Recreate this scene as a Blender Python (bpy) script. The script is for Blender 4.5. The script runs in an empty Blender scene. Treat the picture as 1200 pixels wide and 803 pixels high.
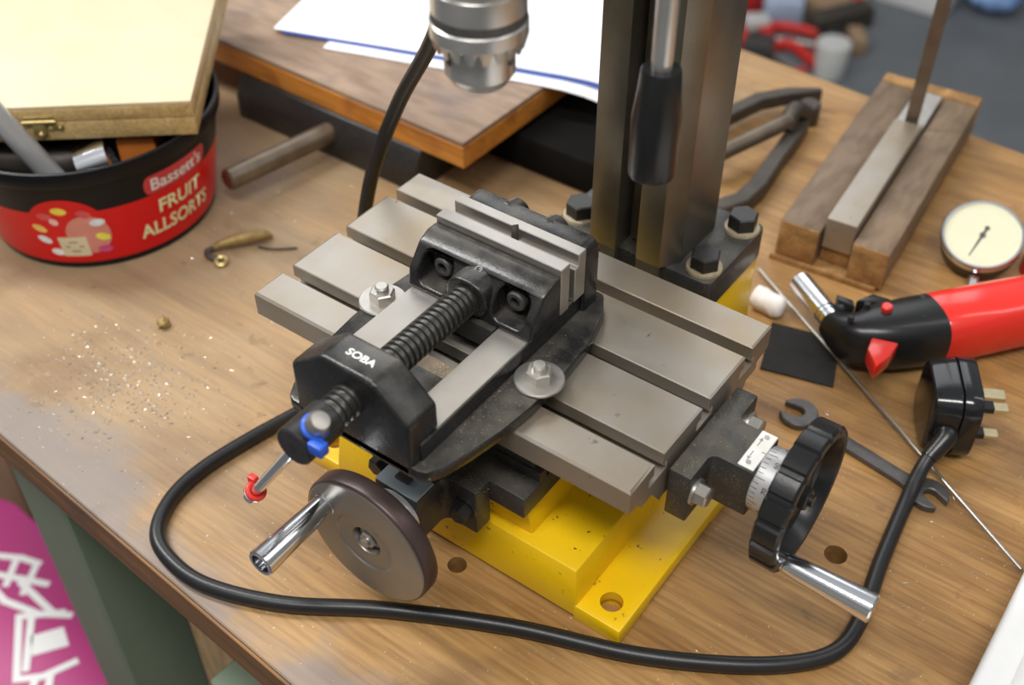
import bpy, bmesh, math, random
from mathutils import Vector, Matrix
random.seed(7)
C = bpy.context.scene.collection
SC = bpy.context.scene

# ------------------------------------------------------------------ frame of reference
# Working unit: millimetres, origin at the front left top corner of the machine table,
# x along the table, y away from the operator, z up. FLOOR is the height of the floor.
FLOOR = -970.0
D = -120.0                    # bench top
def W(p): return Vector((p[0], p[1], p[2] - FLOOR)) * 0.001

# ------------------------------------------------------------------ camera
cam = bpy.data.cameras.new('camera'); co = bpy.data.objects.new('camera', cam); C.objects.link(co)
pitch, yaw = 0.746957, 2.199318
F = Vector((math.cos(yaw)*math.cos(pitch), math.sin(yaw)*math.cos(pitch), -math.sin(pitch)))
R = Vector((math.sin(yaw), -math.cos(yaw), 0.0)); U = R.cross(F)
M = Matrix(((R.x, U.x, -F.x), (R.y, U.y, -F.y), (R.z, U.z, -F.z))).to_4x4()
M.translation = W((396.74, -307.37, 409.14)); co.matrix_world = M
cam.sensor_fit = 'HORIZONTAL'; cam.sensor_width = 23.6; cam.lens = 1362.6*23.6/1200
cam.clip_start = 0.01; cam.clip_end = 50
cam.dof.use_dof = True; cam.dof.focus_distance = 0.605; cam.dof.aperture_fstop = 4.0
SC.camera = co

# ------------------------------------------------------------------ world, lamps, exposure
w = bpy.data.worlds.new('world'); SC.world = w; w.use_nodes = True
bg = w.node_tree.nodes['Background']; bg.inputs[0].default_value = (0.93, 0.96, 1.0, 1); bg.inputs[1].default_value = 0.50
def area(name, loc, target, sx, sy, power, col=(1, 1, 1)):
    l = bpy.data.lights.new(name, 'AREA'); l.shape = 'RECTANGLE'; l.size = sx; l.size_y = sy; l.energy = power; l.color = col
    o = bpy.data.objects.new(name, l); C.objects.link(o); o.location = W(loc)
    d = W(target) - W(loc); o.rotation_euler = d.to_track_quat('-Z', 'Y').to_euler()
    return o
area('window_light', (-900, 1700, 1500), (100, 100, 0), 1.8, 1.0, 13, (0.97, 0.985, 1.0))
area('tube_light_left', (-1050, -150, 1450), (100, 100, 0), 0.2, 1.3, 31, (1.0, 0.985, 0.96))
area('tube_light_front', (450, -650, 1600), (150, 60, 0), 1.3, 0.18, 27, (1.0, 0.975, 0.94))
area('tube_light_right', (1250, 700, 1600), (150, 100, 0), 0.18, 1.3, 4, (1.0, 0.975, 0.94))
vs = SC.view_settings; vs.view_transform = 'Standard'; vs.look = 'None'; vs.exposure = 0.0; vs.gamma = 1.0; vs.use_curve_mapping = False

# ------------------------------------------------------------------ mesh helpers
def nb(): return bmesh.new()
def box(bm, x0, x1, y0, y1, z0, z1, bev=0, seg=2):
    r = bmesh.ops.create_cube(bm, size=1.0, matrix=Matrix.Translation(((x0+x1)/2, (y0+y1)/2, (z0+z1)/2)) @ Matrix.Diagonal((x1-x0, y1-y0, z1-z0, 1)))
    if bev:
        es = {e for v in r['verts'] for e in v.link_edges}
        bmesh.ops.bevel(bm, geom=list(es), offset=bev, segments=seg, affect='EDGES', profile=0.5)
    return bm
def prism(bm, poly, z0, z1, fn=lambda a, b, c: (a, b, c), bev=0, seg=2, top=None):
    """polygon (a,b) extruded from c=z0 to c=z1; fn places it; top: other polygon for the far end"""
    top = top or poly
    vb = [bm.verts.new(fn(a, b, z0)) for a, b in poly]; vt = [bm.verts.new(fn(a, b, z1)) for a, b in top]
    n = len(poly); fs = [bm.faces.new(vb[::-1]), bm.faces.new(vt)]
    for i in range(n): fs.append(bm.faces.new((vb[i], vb[(i+1) % n], vt[(i+1) % n], vt[i])))
    bmesh.ops.recalc_face_normals(bm, faces=fs)
    if bev:
        es = {e for f in fs for e in f.edges if e.calc_face_angle(0) > 0.5}
        bmesh.ops.bevel(bm, geom=list(es), offset=bev, segments=seg, affect='EDGES', profile=0.5, clamp_overlap=True)
    return bm
def frame(d):
    d = Vector(d).normalized(); a = Vector((0, 0, 1)) if abs(d.z) < 0.9 else Vector((1, 0, 0))
    u = d.cross(a).normalized(); return d, u, d.cross(u).normalized()
def lathe(bm, prof, o, d, n=32, closed=False, rf=None):
    """prof: (distance along axis, radius); rf(angle, index) optional radius change"""
    d, u, v = frame(d); o = Vector(o); rings = []
    for k, (t, r) in enumerate(prof):
        if r < 1e-6: rings.append([bm.verts.new(o + d*t)])
        else:
            rings.append([bm.verts.new(o + d*t + (u*math.cos(2*math.pi*i/n) + v*math.sin(2*math.pi*i/n))*(r + (rf(2*math.pi*i/n, k) if rf else 0))) for i in range(n)])
    fs = []
    prs = list(zip(rings, rings[1:])) + ([(rings[-1], rings[0])] if closed else [])
    for A, B in prs:
        for i in range(n):
            j = (i+1) % n
            if len(A) == 1 and len(B) == 1: continue
            if len(A) == 1: fs.append(bm.faces.new((A[0], B[j], B[i])))
            elif len(B) == 1: fs.append(bm.faces.new((A[i], A[j], B[0])))
            else: fs.append(bm.faces.new((A[i], A[j], B[j], B[i])))
    bmesh.ops.recalc_face_normals(bm, faces=fs)
    return bm
def cyl(bm, p0, p1, r0, r1=None, n=24, ch=0):
    r1 = r0 if r1 is None else r1; p0 = Vector(p0); L = (Vector(p1)-p0).length
    pr = [(0, 0), (0, r0-ch), (ch, r0), (L-ch, r1), (L, r1-ch), (L, 0)] if ch else [(0, 0), (0, r0), (L, r1), (L, 0)]
    return lathe(bm, pr, p0, Vector(p1)-p0, n)
def hexh(bm, p, d, af, h, rot=0.0, ch=0.8):
    """hexagon head at p along d, af across flats"""
    d, u, v = frame(d); r = af/math.sqrt(3); p = Vector(p)
    def ring(t, rr): return [bm.verts.new(p + d*t + (u*math.cos(rot+i*math.pi/3) + v*math.sin(rot+i*math.pi/3))*rr) for i in range(6)]
    a, b, c = ring(0, r), ring(h-ch, r), ring(h, r-1.2*ch); fs = [bm.faces.new(a[::-1]), bm.faces.new(c)]
    for A, B in ((a, b), (b, c)):
        for i in range(6): fs.append(bm.faces.new((A[i], A[(i+1) % 6], B[(i+1) % 6], B[i])))
    bmesh.ops.recalc_face_normals(bm, faces=fs); return bm
def spline(pts, k=8):
    P = [Vector(p) for p in pts]; P = [2*P[0]-P[1]] + P + [2*P[-1]-P[-2]]; out = []
    for i in range(1, len(P)-2):
        a, b, c, d = P[i-1:i+3]
        for s in range(k):
            t = s/k; out.append(0.5*((2*b) + (c-a)*t + (2*a-5*b+4*c-d)*t*t + (3*b-a-3*c+d)*t**3))
    out.append(P[-2]); return out
def tube(bm, pts, rad, n=14, sx=1.0, smooth=8, up=(0, 0, 1), cap=True):
    """swept tube; rad number or list per control point; sx widens the section sideways"""
    path = spline(pts, smooth) if smooth else [Vector(p) for p in pts]
    m = len(path); rr = []
    for i in range(m):
        if isinstance(rad, (int, float)): rr.append(rad)
        else:
            t = i/(m-1)*(len(rad)-1); a = int(min(t, len(rad)-2)); f = t-a; rr.append(rad[a]*(1-f)+rad[a+1]*f)
    rings = []; u0 = None
    for i, p in enumerate(path):
        d = (path[min(i+1, m-1)]-path[max(i-1, 0)]).normalized()
        if u0 is None:
            u0 = d.cross(Vector(up)); u0 = (u0 if u0.length > 1e-3 else d.cross(Vector((1, 0, 0)))).normalized()
        u0 = (u0 - d*u0.dot(d)).normalized(); v = d.cross(u0)
        rings.append([bm.verts.new(p + (u0*math.cos(2*math.pi*j/n)*sx + v*math.sin(2*math.pi*j/n))*rr[i]) for j in range(n)])
    fs = []
    for A, B in zip(rings, rings[1:]):
        for j in range(n): fs.append(bm.faces.new((A[j], A[(j+1) % n], B[(j+1) % n], B[j])))
    if cap: fs += [bm.faces.new(rings[0][::-1]), bm.faces.new(rings[-1])]
    bmesh.ops.recalc_face_normals(bm, faces=fs); return bm
def torus(bm, o, d, R0, r, n=28, m=10):
    return lathe(bm, [(r*math.sin(2*math.pi*k/m), R0 + r*math.cos(2*math.pi*k/m)) for k in range(m)], o, d, n, closed=True)
def ball(bm, p, r, s=(1, 1, 1), n=16):
    bmesh.ops.create_uvsphere(bm, u_segments=n, v_segments=n//2+2, radius=r, matrix=Matrix.Translation(p) @ Matrix.Diagonal((*s, 1))); return bm
def via_modifiers(bm, cutters=(), bevel=0, seg=3, ang=0.6):
    """cut and round a mesh with modifiers, give back plain geometry"""
    objs = []
    def tmp(b):
        me = bpy.data.meshes.new('tmp'); b.to_mesh(me); b.free(); o = bpy.data.objects.new('tmp', me); C.objects.link(o); objs.append(o); return o
    o = tmp(bm)
    for c in cutters:
        k = tmp(c); m = o.modifiers.new('b', 'BOOLEAN'); m.operation = 'DIFFERENCE'; m.object = k; m.solver = 'EXACT'
    if bevel:
        m = o.modifiers.new('v', 'BEVEL'); m.width = bevel; m.segments = seg; m.limit_method = 'ANGLE'; m.angle_limit = ang; m.use_clamp_overlap = True
    dg = bpy.context.evaluated_depsgraph_get(); dg.update()
    me = bpy.data.meshes.new_from_object(o.evaluated_get(dg)); out = nb(); out.from_mesh(me)
    for x in objs:
        mm = x.data; bpy.data.objects.remove(x); bpy.data.meshes.remove(mm)
    bpy.data.meshes.remove(me); return out
def text_bm(s, size, width=None, depth=0.0, shear=0.0, bold=0.0):
    """flat lettering, centred on the origin in its xy plane"""
    cu = bpy.data.curves.new('t', 'FONT'); cu.body = s; cu.size = size; cu.align_x = 'CENTER'; cu.align_y = 'CENTER'; cu.shear = shear; cu.offset = bold; cu.resolution_u = 4; cu.extrude = depth
    o = bpy.data.objects.new('t', cu); C.objects.link(o); dg = bpy.context.evaluated_depsgraph_get(); dg.update()
    me = bpy.data.meshes.new_from_object(o.evaluated_get(dg)); b = nb(); b.from_mesh(me); bpy.data.objects.remove(o); bpy.data.curves.remove(cu); bpy.data.meshes.remove(me)
    if width:
        xs = [v.co.x for v in b.verts]; k = width/(max(xs)-min(xs)); mid = (max(xs)+min(xs))/2
        for v in b.verts: v.co.x = (v.co.x-mid)*k
    return b
def remap(b, fn):
    for v in b.verts: v.co = Vector(fn(v.co.x, v.co.y, v.co.z))
    return b
def rotz(bm, ang, piv):
    bmesh.ops.rotate(bm, verts=bm.verts[:], cent=Vector(piv), matrix=Matrix.Rotation(ang, 3, 'Z')); return bm

ORG = {}
def tag(o, label=None, cat=None, group=None, kind=None):
    if label: o['label'] = label
    if cat: o['category'] = cat
    if group: o['group'] = group
    if kind: o['kind'] = kind
    return o
def thing(name, loc, label, cat, group=None):
    o = bpy.data.objects.new(name, None); o.empty_display_size = 0.02; C.objects.link(o); o.location = W(loc); ORG[o.name] = Vector(loc)
    return tag(o, label, cat, group)
def part(name, bm, mat, parent=None, loc=None, smooth=35, label=None):
    """one mesh object from geometry given in bench millimetres"""
    org = ORG[parent.name] if parent else Vector(loc)
    for v in bm.verts: v.co = (v.co - org)*0.001
    me = bpy.data.meshes.new(name); bm.to_mesh(me); bm.free(); me.materials.append(mat)
    if smooth:
        me.shade_smooth(); me.set_sharp_from_angle(angle=math.radians(smooth))
    o = bpy.data.objects.new(name, me); C.objects.link(o); ORG[o.name] = org
    if parent: o.parent = parent
    else: o.location = W(loc)
    if label: o['label'] = label
    return o
def single(name, bm, mat, loc, label, cat, group=None, smooth=35, kind=None):
    return tag(part(name, bm, mat, None, loc, smooth), label, cat, group, kind)

# ------------------------------------------------------------------ materials
def pbr(name, col, rough=0.5, metal=0.0, col2=None, nscale=60, nmix=1.0, contrast=0.25, bump=0.0, bscale=400, speck=None, coat=0.0, stretch=(1, 1, 1), rvar=0.0, spec=0.5, dust=None):
    m = bpy.data.materials.new(name); m.use_nodes = True; t = m.node_tree; N = t.nodes; L = t.links; b = N['Principled BSDF']
    b.inputs['Roughness'].default_value = rough; b.inputs['Metallic'].default_value = metal; b.inputs['Coat Weight'].default_value = coat; b.inputs['Coat Roughness'].default_value = 0.12
    b.inputs['Specular IOR Level'].default_value = spec
    tc = N.new('ShaderNodeTexCoord'); mp = N.new('ShaderNodeMapping'); mp.inputs['Scale'].default_value = stretch; L.new(tc.outputs['Object'], mp.inputs[0])
    def noise(scale, detail=5, src=mp):
        n = N.new('ShaderNodeTexNoise'); n.inputs['Scale'].default_value = scale; n.inputs['Detail'].default_value = detail; L.new(src.outputs[0], n.inputs['Vector']); return n
    def ramp(src, lo, hi, c0=(0, 0, 0, 1), c1=(1, 1, 1, 1)):
        r = N.new('ShaderNodeValToRGB'); r.color_ramp.elements[0].position = lo; r.color_ramp.elements[1].position = hi; r.color_ramp.elements[0].color = c0; r.color_ramp.elements[1].color = c1; L.new(src, r.inputs[0]); return r
    def mix(f, a, c):
        x = N.new('ShaderNodeMix'); x.data_type = 'RGBA'
        if isinstance(f, float): x.inputs[0].default_value = f
        else: L.new(f, x.inputs[0])
        for i, s in ((6, a), (7, c)):
            if isinstance(s, tuple): x.inputs[i].default_value = (*s, 1)
            else: L.new(s, x.inputs[i])
        return x.outputs[2]
    col2 = col2 or tuple(min(1, c*0.8) for c in col)
    nz = noise(nscale); rp = ramp(nz.outputs['Fac'], 0.5-contrast, 0.5+contrast)
    c = mix(rp.outputs[0], col, col2)
    if speck:
        sc, thr, sscale = speck
        s = noise(sscale, 2); big = noise(sscale*0.06, 3); mul = N.new('ShaderNodeMath'); mul.operation = 'MULTIPLY'
        L.new(ramp(s.outputs['Fac'], thr, thr+0.03).outputs[0], mul.inputs[0]); L.new(ramp(big.outputs['Fac'], 0.4, 0.6).outputs[0], mul.inputs[1])
        c = mix(mul.outputs[0], c, sc)
    if dust:                                             # fine dust lying on level surfaces
        ge = N.new('ShaderNodeNewGeometry'); sx = N.new('ShaderNodeSeparateXYZ'); L.new(ge.outputs['Normal'], sx.inputs[0])
        up = ramp(sx.outputs[2], 0.55, 0.95); dn_ = ramp(noise(55, 6).outputs['Fac'], 0.36, 0.68); mu = N.new('ShaderNodeMath'); mu.operation = 'MULTIPLY'; L.new(up.outputs[0], mu.inputs[0]); L.new(dn_.outputs[0], mu.inputs[1])
        m2 = N.new('ShaderNodeMath'); m2.operation = 'MULTIPLY'; L.new(mu.outputs[0], m2.inputs[0]); m2.inputs[1].default_value = dust[1]
        c = mix(m2.outputs[0], c, dust[0])
    L.new(c, b.inputs['Base Color'])
    if rvar:
        mr = N.new('ShaderNodeMapRange'); mr.inputs[3].default_value = max(0.03, rough-rvar); mr.inputs[4].default_value = min(1, rough+rvar); L.new(noise(nscale*1.7).outputs['Fac'], mr.inputs[0]); L.new(mr.outputs[0], b.inputs['Roughness'])
    if bump:
        bp = N.new('ShaderNodeBump'); bp.inputs['Strength'].default_value = bump; bp.inputs['Distance'].default_value = 0.0006; L.new(noise(bscale, 3).outputs['Fac'], bp.inputs['Height']); L.new(bp.outputs[0], b.inputs['Normal'])
    return m
def wood(name, cols, rough=0.5, grain=(6, 90, 90), scale=1.0, dirt=None, dirtcol=(0.06, 0.05, 0.045), bump=0.15, wear=None, wearpos=None):
    """long grain along object x"""
    m = bpy.data.materials.new(name); m.use_nodes = True; t = m.node_tree; N = t.nodes; L = t.links; b = N['Principled BSDF']; b.inputs['Roughness'].default_value = rough
    tc = N.new('ShaderNodeTexCoord')
    def noise(scl, s, det=6, dist=0.0):
        mp = N.new('ShaderNodeMapping'); mp.inputs['Scale'].default_value = scl; L.new(tc.outputs['Object'], mp.inputs[0])
        n = N.new('ShaderNodeTexNoise'); n.inputs['Scale'].default_value = s; n.inputs['Detail'].default_value = det; n.inputs['Distortion'].default_value = dist; L.new(mp.outputs[0], n.inputs['Vector']); return n.outputs['Fac']
    def ramp(src, stops):
        r = N.new('ShaderNodeValToRGB'); e = r.color_ramp.elements
        while len(e) < len(stops): e.new(0.5)
        for k, (p, c) in enumerate(stops): e[k].position = p; e[k].color = (*c, 1) if len(c) == 3 else c
        L.new(src, r.inputs[0]); return r.outputs[0]
    def mix(f, a, c, mode='MIX'):
        x = N.new('ShaderNodeMix'); x.data_type = 'RGBA'; x.blend_type = mode
        if isinstance(f, float): x.inputs[0].default_value = f
        else: L.new(f, x.inputs[0])
        for i, s in ((6, a), (7, c)):
            if isinstance(s, tuple): x.inputs[i].default_value = (*s, 1)
            else: L.new(s, x.inputs[i])
        return x.outputs[2]
    g = noise(grain, scale, 8, 0.6)
    k = len(cols); c = ramp(g, [(0.28 + 0.44*i/(k-1), cols[i]) for i in range(k)])
    fine = ramp(noise((grain[0]*5, grain[1]*9, grain[2]*9), scale, 4), [(0.38, (0.5, 0.47, 0.44)), (0.58, (1, 1, 1))])
    c = mix(0.5, c, fine, 'MULTIPLY')
    blotch = ramp(noise((0.6, 1.4, 1), 9.0, 6, 0.5), [(0.3, (0.72, 0.66, 0.60)), (0.5, (1, 1, 1)), (0.7, (1.18, 1.15, 1.05))])
    c = mix(0.75, c, blotch, 'MULTIPLY')
    if wear:
        blot = noise((1, 1, 1), 7.0, 5, 0.3)
        sep = N.new('ShaderNodeSeparateXYZ'); L.new(tc.outputs['Object'], sep.inputs[0])
        ml = N.new('ShaderNodeMath'); ml.operation = 'MULTIPLY_ADD'; L.new(sep.outputs[0], ml.inputs[0]); ml.inputs[1].default_value = wearpos[0]; ml.inputs[2].default_value = wearpos[1]
        ad = N.new('ShaderNodeMath'); ad.operation = 'ADD'; L.new(ml.outputs[0], ad.inputs[0]); L.new(blot, ad.inputs[1])
        c = mix(ramp(ad.outputs[0], [(0.35, (0, 0, 0)), (0.8, (0.85, 0.85, 0.85))]), c, mix(0.35, wear, c))
    if dirt:
        c = mix(ramp(noise((1, 1, 1), dirt, 7, 0.8), [(0.56, (0, 0, 0)), (0.74, (0.75, 0.75, 0.75))]), c, dirtcol)
        c = mix(ramp(noise((1, 1, 1), dirt*9, 4, 0.3), [(0.66, (0, 0, 0)), (0.74, (0.5, 0.5, 0.5))]), c, dirtcol)
    if wear:
        # greyed, rubbed strip along the front edge of the bench
        dt = N.new('ShaderNodeVectorMath'); dt.operation = 'DOT_PRODUCT'; L.new(tc.outputs['Object'], dt.inputs[0]); dt.inputs[1].default_value = (0.0732, 0.9973, 0)
        dd_ = N.new('ShaderNodeMath'); dd_.operation = 'MULTIPLY_ADD'; L.new(dt.outputs['Value'], dd_.inputs[0]); dd_.inputs[1].default_value = -9.0; dd_.inputs[2].default_value = -0.60
        d2 = N.new('ShaderNodeMath'); d2.operation = 'ADD'; L.new(dd_.outputs[0], d2.inputs[0]); L.new(noise((1, 1, 1), 16, 6, 0.4), d2.inputs[1])
        c = mix(ramp(d2.outputs[0], [(0.55, (0, 0, 0)), (0.8, (0.7, 0.7, 0.7))]), c, (0.21, 0.19, 0.185))
    if wear: c = mix(ramp(noise((1, 1, 1), 420, 2), [(0.70, (0, 0, 0)), (0.74, (0.6, 0.6, 0.6))]), c, (0.62, 0.55, 0.44))
    L.new(c, b.inputs['Base Color'])
    bp = N.new('ShaderNodeBump'); bp.inputs['Strength'].default_value = bump; bp.inputs['Distance'].default_value = 0.0005; L.new(g, bp.inputs['Height']); L.new(bp.outputs[0], b.inputs['Normal'])
    mr = N.new('ShaderNodeMapRange'); mr.inputs[3].default_value = rough-0.12; mr.inputs[4].default_value = rough+0.15; L.new(noise((1, 1, 1), 25, 4), mr.inputs[0]); L.new(mr.outputs[0], b.inputs['Roughness'])
    return m

BRASSDUST = (0.55, 0.42, 0.2)
m_bench = wood('worn_bench_wood', [(0.245, 0.120, 0.036), (0.355, 0.190, 0.060), (0.425, 0.240, 0.084), (0.335, 0.176, 0.055)], 0.47, (5, 48, 48), 1.0, dirt=7, dirtcol=(0.15, 0.085, 0.04), wear=(0.325, 0.265, 0.185), wearpos=(-1.5, 0.06))
m_edge = wood('bench_edge_wood', [(0.09, 0.042, 0.014), (0.20, 0.098, 0.032), (0.29, 0.15, 0.05)], 0.55, (4, 60, 260), 1.0, dirt=12)
m_board = wood('board_top_wood', [(0.27, 0.185, 0.125), (0.31, 0.215, 0.15), (0.35, 0.25, 0.175)], 0.5, (6, 14, 14), 1.0, dirt=14, dirtcol=(0.14, 0.11, 0.12))
m_orange = wood('orange_varnished_wood', [(0.42, 0.15, 0.025), (0.62, 0.25, 0.04), (0.70, 0.31, 0.06)], 0.4, (5, 50, 60), 1.0, dirt=20, dirtcol=(0.2, 0.06, 0.02))
m_pale = pbr('pale_box_wood', (0.68, 0.575, 0.40), 0.5, 0, (0.60, 0.48, 0.31), 22, contrast=0.3, stretch=(1.0, 1.6, 1), bump=0.05, speck=((0.5, 0.4, 0.28), 0.7, 160))
m_paleside = wood('box_side_wood', [(0.42, 0.28, 0.10), (0.55, 0.38, 0.16), (0.62, 0.45, 0.22)], 0.5, (5, 60, 60), 1.0)
m_channel = wood('dark_stained_wood', [(0.13, 0.085, 0.05), (0.19, 0.13, 0.082), (0.23, 0.16, 0.105)], 0.5, (30, 5, 30), 1.0)
m_endgrain = wood('wood_end_grain', [(0.20, 0.10, 0.03), (0.36, 0.19, 0.065), (0.46, 0.27, 0.10)], 0.6, (60, 60, 60), 1.0)
m_plank = wood('plank_wood', [(0.40, 0.25, 0.12), (0.55, 0.36, 0.18), (0.62, 0.43, 0.24)], 0.6, (30, 30, 3), 1.0)
m_floor = pbr('grey_floor', (0.15, 0.165, 0.178), 0.6, 0, (0.105, 0.115, 0.125), 5, bump=0.1, bscale=200)
m_table = pbr('ground_cast_iron', (0.40, 0.37, 0.33), 0.40, 0.75, (0.35, 0.285, 0.205), 22, contrast=0.2, bump=0.04, bscale=900, speck=((0.22, 0.15, 0.09), 0.72, 160), rvar=0.07)
m_steel = pbr('bright_steel', (0.42, 0.40, 0.37), 0.36, 0.85, (0.34, 0.315, 0.28), 40, bump=0.03, bscale=900, rvar=0.06)
m_way = pbr('ground_way_steel', (0.42, 0.40, 0.37), 0.40, 0.8, (0.34, 0.305, 0.26), 30, bump=0.03, bscale=900, speck=(BRASSDUST, 0.70, 700), rvar=0.05)
m_dark = pbr(dust=((0.20, 0.175, 0.13), 0.4), name='dark_grey_casting', col=(0.046, 0.047, 0.048), rough=0.40, metal=0.25, col2=(0.030, 0.030, 0.029), nscale=60, bump=0.15, bscale=900, speck=((0.30, 0.24, 0.13), 0.63, 1900))
m_black = pbr('black_enamel', (0.010, 0.010, 0.011), 0.27, 0.0, (0.016, 0.0155, 0.015), 90, bump=0.15, bscale=700, coat=0.0, spec=0.45, dust=((0.16, 0.145, 0.12), 0.45), speck=((0.22, 0.18, 0.11), 0.68, 1900), rvar=0.08)
m_column = pbr('oily_column_steel', (0.27, 0.255, 0.22), 0.34, 0.8, (0.15, 0.125, 0.085), 14, contrast=0.2, bump=0.12, bscale=1200, speck=((0.42, 0.33, 0.15), 0.68, 1800))
m_bolt = pbr('black_oxide_steel', (0.026, 0.026, 0.027), 0.36, 0.4, (0.045, 0.042, 0.038), 200, bump=0.1)
m_cream = pbr('grimy_pale_washer', (0.55, 0.47, 0.33), 0.6, 0.2, (0.30, 0.22, 0.12), 180)
m_zinc = pbr('zinc_plated_steel', (0.50, 0.48, 0.445), 0.36, 0.85, (0.40, 0.37, 0.33), 120, bump=0.05)
m_chrome = pbr('polished_chrome', (0.80, 0.81, 0.83), 0.16, 1.0, (0.74, 0.75, 0.77), 80)
m_chuck = pbr('satin_chuck_steel', (0.72, 0.71, 0.69), 0.30, 0.85, (0.60, 0.58, 0.55), 60, rvar=0.06)
m_knurl = pbr('knurled_dark_band', (0.10, 0.095, 0.09), 0.5, 0.7, (0.16, 0.15, 0.14), 500, bump=0.6, bscale=1500)
m_yellow = pbr('yellow_paint', (0.90, 0.58, 0.004), 0.32, 0.0, (0.80, 0.48, 0.005), 25, bump=0.08, bscale=300, coat=0.0, speck=((0.12, 0.08, 0.02), 0.70, 230))
m_wheel = pbr('worn_wheel_steel', (0.27, 0.255, 0.235), 0.36, 0.8, (0.33, 0.30, 0.26), 30, bump=0.05, bscale=900, rvar=0.06)
m_rim = pbr('brown_oxide_rim', (0.085, 0.055, 0.05), 0.38, 0.45, (0.05, 0.036, 0.034), 60, bump=0.1)
m_plastic = pbr('black_plastic', (0.010, 0.010, 0.011), 0.28, 0.0, (0.014, 0.014, 0.014), 60, spec=0.4, bump=0.08, bscale=600)
m_rubber = pbr('black_rubber', (0.009, 0.009, 0.010), 0.36, 0.0, (0.014, 0.014, 0.015), 100, spec=0.45, bump=0.06, bscale=900, speck=((0.15, 0.15, 0.15), 0.72, 1400))
m_collar = pbr('satin_dial_collar', (0.60, 0.60, 0.60), 0.38, 0.6, (0.52, 0.51, 0.50), 60)
m_mark = pbr('black_marking', (0.02, 0.02, 0.02), 0.6)
m_plate = pbr('aluminium_plate', (0.80, 0.79, 0.76), 0.4, 0.3, (0.70, 0.68, 0.63), 90)
m_blue_plate = pbr('bare_steel_plate', (0.34, 0.42, 0.46), 0.35, 0.2, (0.44, 0.49, 0.52), 60)
m_white = pbr('white_paint', (0.76, 0.76, 0.76), 0.5, 0, (0.80, 0.80, 0.78), 40)
m_paper = pbr('white_paper', (0.88, 0.89, 0.92), 0.7, 0, (0.84, 0.86, 0.90), 12)
m_bluecard = pbr('blue_card', (0.06, 0.12, 0.50), 0.5)
m_tubblack = pbr('black_tub_plastic', (0.005, 0.005, 0.006), 0.36, 0, (0.007, 0.007, 0.008), 60, spec=0.22)
m_tubred = pbr('red_tub_print', (0.74, 0.008, 0.009), 0.32, 0, (0.68, 0.007, 0.008), 30, spec=0.3)
m_banner = pbr('red_banner_print', (0.70, 0.045, 0.06), 0.3)
m_pink = pbr('pale_red_print', (0.78, 0.30, 0.24), 0.35)
m_letter = pbr('cream_letter_print', (0.86, 0.90, 0.58), 0.4, 0, (0.82, 0.88, 0.52), 60)
m_brass = pbr('aged_brass', (0.50, 0.40, 0.18), 0.36, 0.7, (0.36, 0.26, 0.10), 300)
m_tarnish = pbr('tarnished_brass', (0.36, 0.25, 0.09), 0.55, 0.4, (0.22, 0.14, 0.05), 300, bump=0.5)
m_torchred = pbr('red_torch_plastic', (0.72, 0.022, 0.012), 0.22, 0, (0.66, 0.02, 0.012), 40, coat=0.4)
m_bluetape = pbr('blue_tape', (0.02, 0.10, 0.55), 0.4)
m_redtape = pbr('red_tape', (0.65, 0.03, 0.02), 0.4)
m_face = pbr('cream_dial_face', (0.66, 0.65, 0.47), 0.45, 0, (0.62, 0.60, 0.42), 30, coat=0.6)
m_chalk = pbr('white_tissue', (0.83, 0.80, 0.77), 0.85, 0, (0.70, 0.64, 0.60), 200, bump=0.6, bscale=300)
m_iron = pbr('dark_forged_iron', (0.050, 0.042, 0.036), 0.5, 0.35, (0.085, 0.07, 0.056), 60, bump=0.25, bscale=400)
m_rustbar = pbr('tarnished_round_bar', (0.24, 0.20, 0.15), 0.42, 0.7, (0.14, 0.10, 0.07), 50, bump=0.1)
m_green = pbr('green_machine_paint', (0.215, 0.265, 0.19), 0.6, 0, (0.19, 0.24, 0.17), 14, bump=0.05, spec=0.15)
m_purple = pbr('magenta_bag_plastic', (0.46, 0.045, 0.21), 0.45, 0, (0.40, 0.035, 0.17), 8, spec=0.4)
m_swarf = pbr('aluminium_swarf', (0.80, 0.78, 0.74), 0.3, 0.8, (0.7, 0.62, 0.5), 300)
m_gold = pbr('brass_swarf', (0.42, 0.33, 0.18), 0.5, 0.4, (0.34, 0.28, 0.18), 300)
m_plugblack = pbr('glossy_black_plug', (0.008, 0.0085, 0.010), 0.14, 0, (0.011, 0.011, 0.012), 60, spec=0.5)
m_pin = pbr('plug_pin_brass', (0.68, 0.60, 0.38), 0.3, 0.8, (0.6, 0.5, 0.3), 200)
m_spanner = pbr('dull_spanner_steel', (0.085, 0.083, 0.082), 0.42, 0.7, (0.14, 0.13, 0.125), 120, bump=0.1)
m_sheet = pbr('dark_rubber_sheet', (0.018, 0.018, 0.018), 0.75, 0, (0.027, 0.026, 0.024), 120, spec=0.25, bump=0.15)
m_card = pbr('brown_card', (0.36, 0.24, 0.14), 0.8, 0, (0.26, 0.17, 0.10), 8)
m_orangecard = pbr('orange_card', (0.60, 0.19, 0.03), 0.5, 0, (0.5, 0.13, 0.02), 60)
m_ltblue = pbr('pale_blue_card', (0.45, 0.55, 0.72), 0.5)
m_bluebag = pbr('blue_plastic_bag', (0.10, 0.24, 0.55), 0.3, 0, (0.3, 0.45, 0.75), 20)
m_offwhite = pbr('off_white_plastic', (0.62, 0.62, 0.60), 0.4, 0, (0.52, 0.52, 0.50), 30)

# ------------------------------------------------------------------ floor and bench
bm = nb(); box(bm, -2600, 2600, -2300, 4200, FLOOR-40, FLOOR)
tag(part('floor', bm, m_floor, None, (0, 0, FLOOR), 0), kind='structure')

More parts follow.
